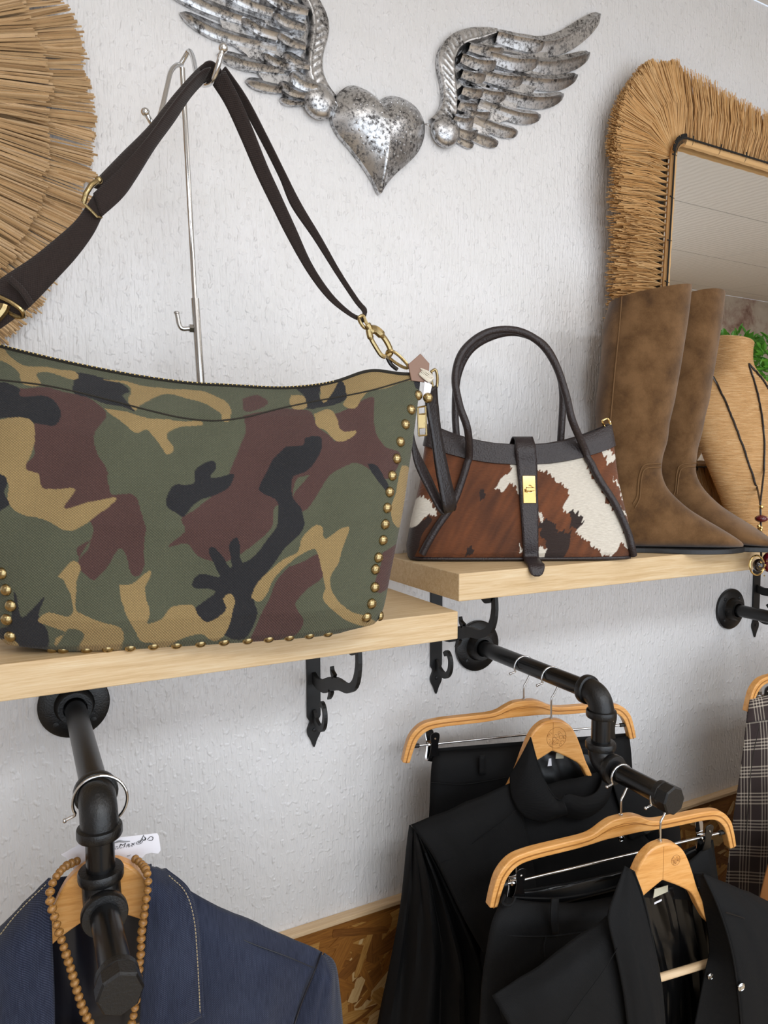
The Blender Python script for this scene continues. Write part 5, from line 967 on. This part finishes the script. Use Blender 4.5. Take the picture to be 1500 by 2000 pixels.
# rear trousers
g = GP(.7344, .137, 13.5); T_ = thing('black_trousers', 'black trousers clipped to the hanger nearest the wall', 'trousers', tuple(g.p(1030, 1560)), world=True)
panel('back', g, [(852, 1462), (845, 1500), (838, 1600), (832, 1700)], [(1228, 1432), (1233, 1480), (1237, 1560), (1240, 1700)], bc_, T_, -.010, .62)
panel('front', g, [(850, 1470, -.006), (843, 1500, .006), (838, 1600, .010), (832, 1700, .010)], [(1228, 1438, -.006), (1233, 1480, .006), (1237, 1560, .010), (1240, 1700, .01)], bc_, T_, .006, .62, bulge=.010, wr=.006, seed=11)
for x in (942, 1190): panel('belt_loop', g, [(x-6, 1476-(x-942)*.1, .022), (x-6, 1514-(x-942)*.1, .024)], [(x+6, 1475-(x-942)*.1, .022), (x+6, 1513-(x-942)*.1, .024)], bw_, T_, .004, 0, n=6, mm=4)
line('waist_seam', g, [(842, 1528, .014), (900, 1532, .020), (960, 1524, .023), (1020, 1512, .024)], bw_, T_, .004, .0008)
# front trousers
g = GP(.7344, .352, 7); T2 = thing('black_trousers', 'black trousers clipped to the front hanger, above the snap jacket', 'trousers', tuple(g.p(1170, 1850)), world=True)
panel('back', g, [(990, 1742), (985, 1780), (975, 1900)], [(1392, 1640), (1398, 1690), (1412, 1790)], bc_, T2, -.014, .7, sag=.012)
panel('lining', g, [(1000, 1744), (996, 1790)], [(1388, 1646), (1394, 1690)], M['satin'], T2, -.006, 0, sag=.016, n=10)
panel('front', g, [(984, 1750, -.004), (962, 1800, .008), (952, 1850, .010), (941, 1930, .010), (934, 2010, .010)], [(1390, 1650, -.004), (1399, 1700, .006), (1410, 1760, .008), (1416, 1820, .008), (1420, 1880, .008)], bc_, T2, .008, .5, bulge=.012, wr=.010, seed=12, sag=.040, mm=34)
line('waist_edge', g, [(1000, 1752, .010), (1045, 1754, .018), (1090, 1754, .022), (1150, 1745, .024), (1215, 1728, .024)], bw_, T2, .0035, .0011)
line('waist_seam', g, [(958, 1822, .014), (1010, 1828, .019), (1080, 1828, .023), (1150, 1818, .025)], bw_, T2, .0035, .0010)
panel('belt_loop', g, [(1077, 1755, .026), (1075, 1790, .032), (1078, 1824, .028)], [(1091, 1754, .026), (1090, 1790, .032), (1091, 1822, .028)], bw_, T2, .004, 0, n=12, mm=5)
line('waist_roll', g, [(986, 1748, .006), (981, 1762, .012), (990, 1768, .016), (1000, 1764, .016), (1006, 1752, .014)], bw_, T2, .004, .0022)
line('pocket_seam', g, [(1066, 1830, .024), (1062, 1850, .026), (1064, 1870, .027)], bw_, T2, .003, .0010)
# front black jacket
g = GP(.7344, .420, 8); K = thing('black_jacket', 'black jacket with silver snaps in front at the lower right corner', 'jacket', tuple(g.p(1250, 1950)), world=True)
panel('back', g, [(970, 1950), (985, 2010)], [(1570, 1800), (1600, 2010)], bc_, K, -.045, .5)
panel('lining', g, [(1240, 1730), (1262, 1800), (1285, 1900), (1292, 2010)], [(1404, 1730), (1412, 1800), (1420, 1900), (1424, 2010)], M['satin'], K, -.026, .4, wr=.014, seed=13, wf=60, mm=40)
panel('collar_back', g, [(1222, 1700, .0), (1228, 1750, .0)], [(1378, 1705, .0), (1392, 1760, .0)], bc_, K, -.024)
panel('left_front', g, [(1000, 1925, .0), (1010, 1970, .014), (1016, 2020, .02)], [(1200, 1800, .01), (1222, 1900, .03), (1232, 2020, .034)], bc_, K, 0, .5, bulge=.01)
panel('shoulder_flap', g, [(960, 1944, .0), (984, 1984, .016), (1004, 2020, .022), (1030, 2060, .026)], [(1188, 1786, .010), (1204, 1840, .030), (1222, 1930, .038), (1236, 2060, .040)], bw_, K, .006, 0, bulge=.010, wr=.003, seed=14, mm=30)
panel('left_collar', g, [(1218, 1690, .004), (1200, 1740, .018), (1186, 1790, .030), (1198, 1850, .040), (1214, 1930, .046), (1226, 2020, .048)], [(1238, 1702, .008), (1260, 1766, .030), (1279, 1860, .040), (1292, 1940, .046), (1299, 2020, .048)], bw_, K, .006, .4, bulge=.008, wr=.004, seed=15, th=.003)
line('collar_edge', g, [(1238, 1702, .008), (1260, 1766, .030), (1279, 1860, .040), (1292, 1940, .046), (1299, 2020, .048)], bw_, K, .0075, .0014)
panel('right_front', g, [(1373, 1706, .006), (1402, 1770, .028), (1427, 1850, .038), (1441, 1940, .044), (1448, 2020, .046)], [(1470, 1746, -.004), (1545, 1790, .0), (1580, 1860, .012), (1600, 2020, .016)], bw_, K, .004, .5, bulge=.014, wr=.004, seed=16, mm=30)
panel('right_facing', g, [(1360, 1712, .0), (1376, 1775, .004), (1386, 1850, .006), (1376, 1900, .012), (1352, 2020, .012)], [(1374, 1708, .006), (1403, 1772, .028), (1428, 1852, .038), (1442, 1942, .044), (1449, 2022, .046)], bc_, K, .004, .4, bulge=-.004)
line('facing_edge', g, [(1374, 1708, .006), (1403, 1772, .028), (1428, 1852, .038), (1442, 1942, .044), (1449, 2022, .046)], bw_, K, .0055, .0013)
panel('right_sleeve', g, [(1545, 1790, .0), (1575, 1860, .010), (1595, 2020, .012)], [(1580, 1800, -.012), (1640, 1900, -.012), (1680, 2020, -.012)], bc_, K, 0, .4, bulge=.02)
line('shoulder_seam', g, [(1418, 1782, .026), (1450, 1792, .022), (1480, 1806, .018), (1520, 1826, .012)], M['satin'], K, .016, .0007)
line('yoke_seam', g, [(1206, 1852, .036), (1176, 1900, .037), (1130, 1962, .036), (1090, 2020, .034)], bw_, K, .0138, .0005)
snapb(g, 1447, 1927, .052, K, 'chrome', .0056); snapb(g, 1387, 1906, .022, K, 'steel', .0046)
MB().prism([(-.012, -.006), (.012, -.002), (.012, .007), (-.010, .006)], .0008, g.p(1290, 1742, -.016), g.u, (0, 0, 1)).build('neck_label', M['cream'], K, smooth=False); MB().prism([(-.006, -.0018), (.006, .0006), (.006, .003), (-.006, .0008)], .0006, g.p(1285, 1762, -.012), g.u, (0, 0, 1)).build('size_label', M['card'], K, smooth=False)
# plaid skirt and tan skirt at the right edge
g = GP(1.4309, .215, 6); Q = thing('plaid_skirt', 'grey brown plaid checked skirt hanging at the right photo edge', 'skirt', tuple(g.p(1560, 1560)), world=True); pm = M['plaid']
panel('back', g, [(1468, 1362), (1460, 1440), (1440, 1560), (1420, 1720), (1412, 1800)], [(1800, 1280), (1815, 1450), (1850, 1800)], pm, Q, -.016, .25)
panel('front', g, [(1464, 1368, -.004), (1457, 1440, .004), (1447, 1520, .006), (1434, 1610, .008), (1424, 1690, .008), (1416, 1760, .008), (1412, 1800, .008)], [(1800, 1290, .0), (1808, 1400, .0), (1820, 1500, .0), (1840, 1650, .0), (1850, 1800, .0)], pm, Q, .006, .25, bulge=.012, wr=.008, seed=17, mm=40)
panel('waistband', g, [(1465, 1366, -.004), (1458, 1412, .004)], [(1800, 1286, .0), (1808, 1340, .0)], pm, Q, .010, 0, bulge=.012, n=10, uvo=(.02, .03))
line('pleat', g, [(1484, 1416, .012), (1470, 1480, .016), (1462, 1560, .018), (1456, 1660, .018)], M['dstitch'], Q, .006, .0008)
g = GP(1.4309, .365, 4); Q2 = thing('tan_skirt', 'tan brown skirt edge in front of the plaid skirt at the right', 'skirt', tuple(g.p(1600, 1700)), world=True)
for nm, dd in (('front', .008), ('back', -.008)): panel(nm, g, [(1660, 1530), (1580, 1590), (1520, 1650), (1500, 1690), (1481, 1768), (1466, 1850)], [(2100, 1400), (2140, 1500), (2200, 1850)], M['tan'], Q2, dd, .1, bulge=dd)
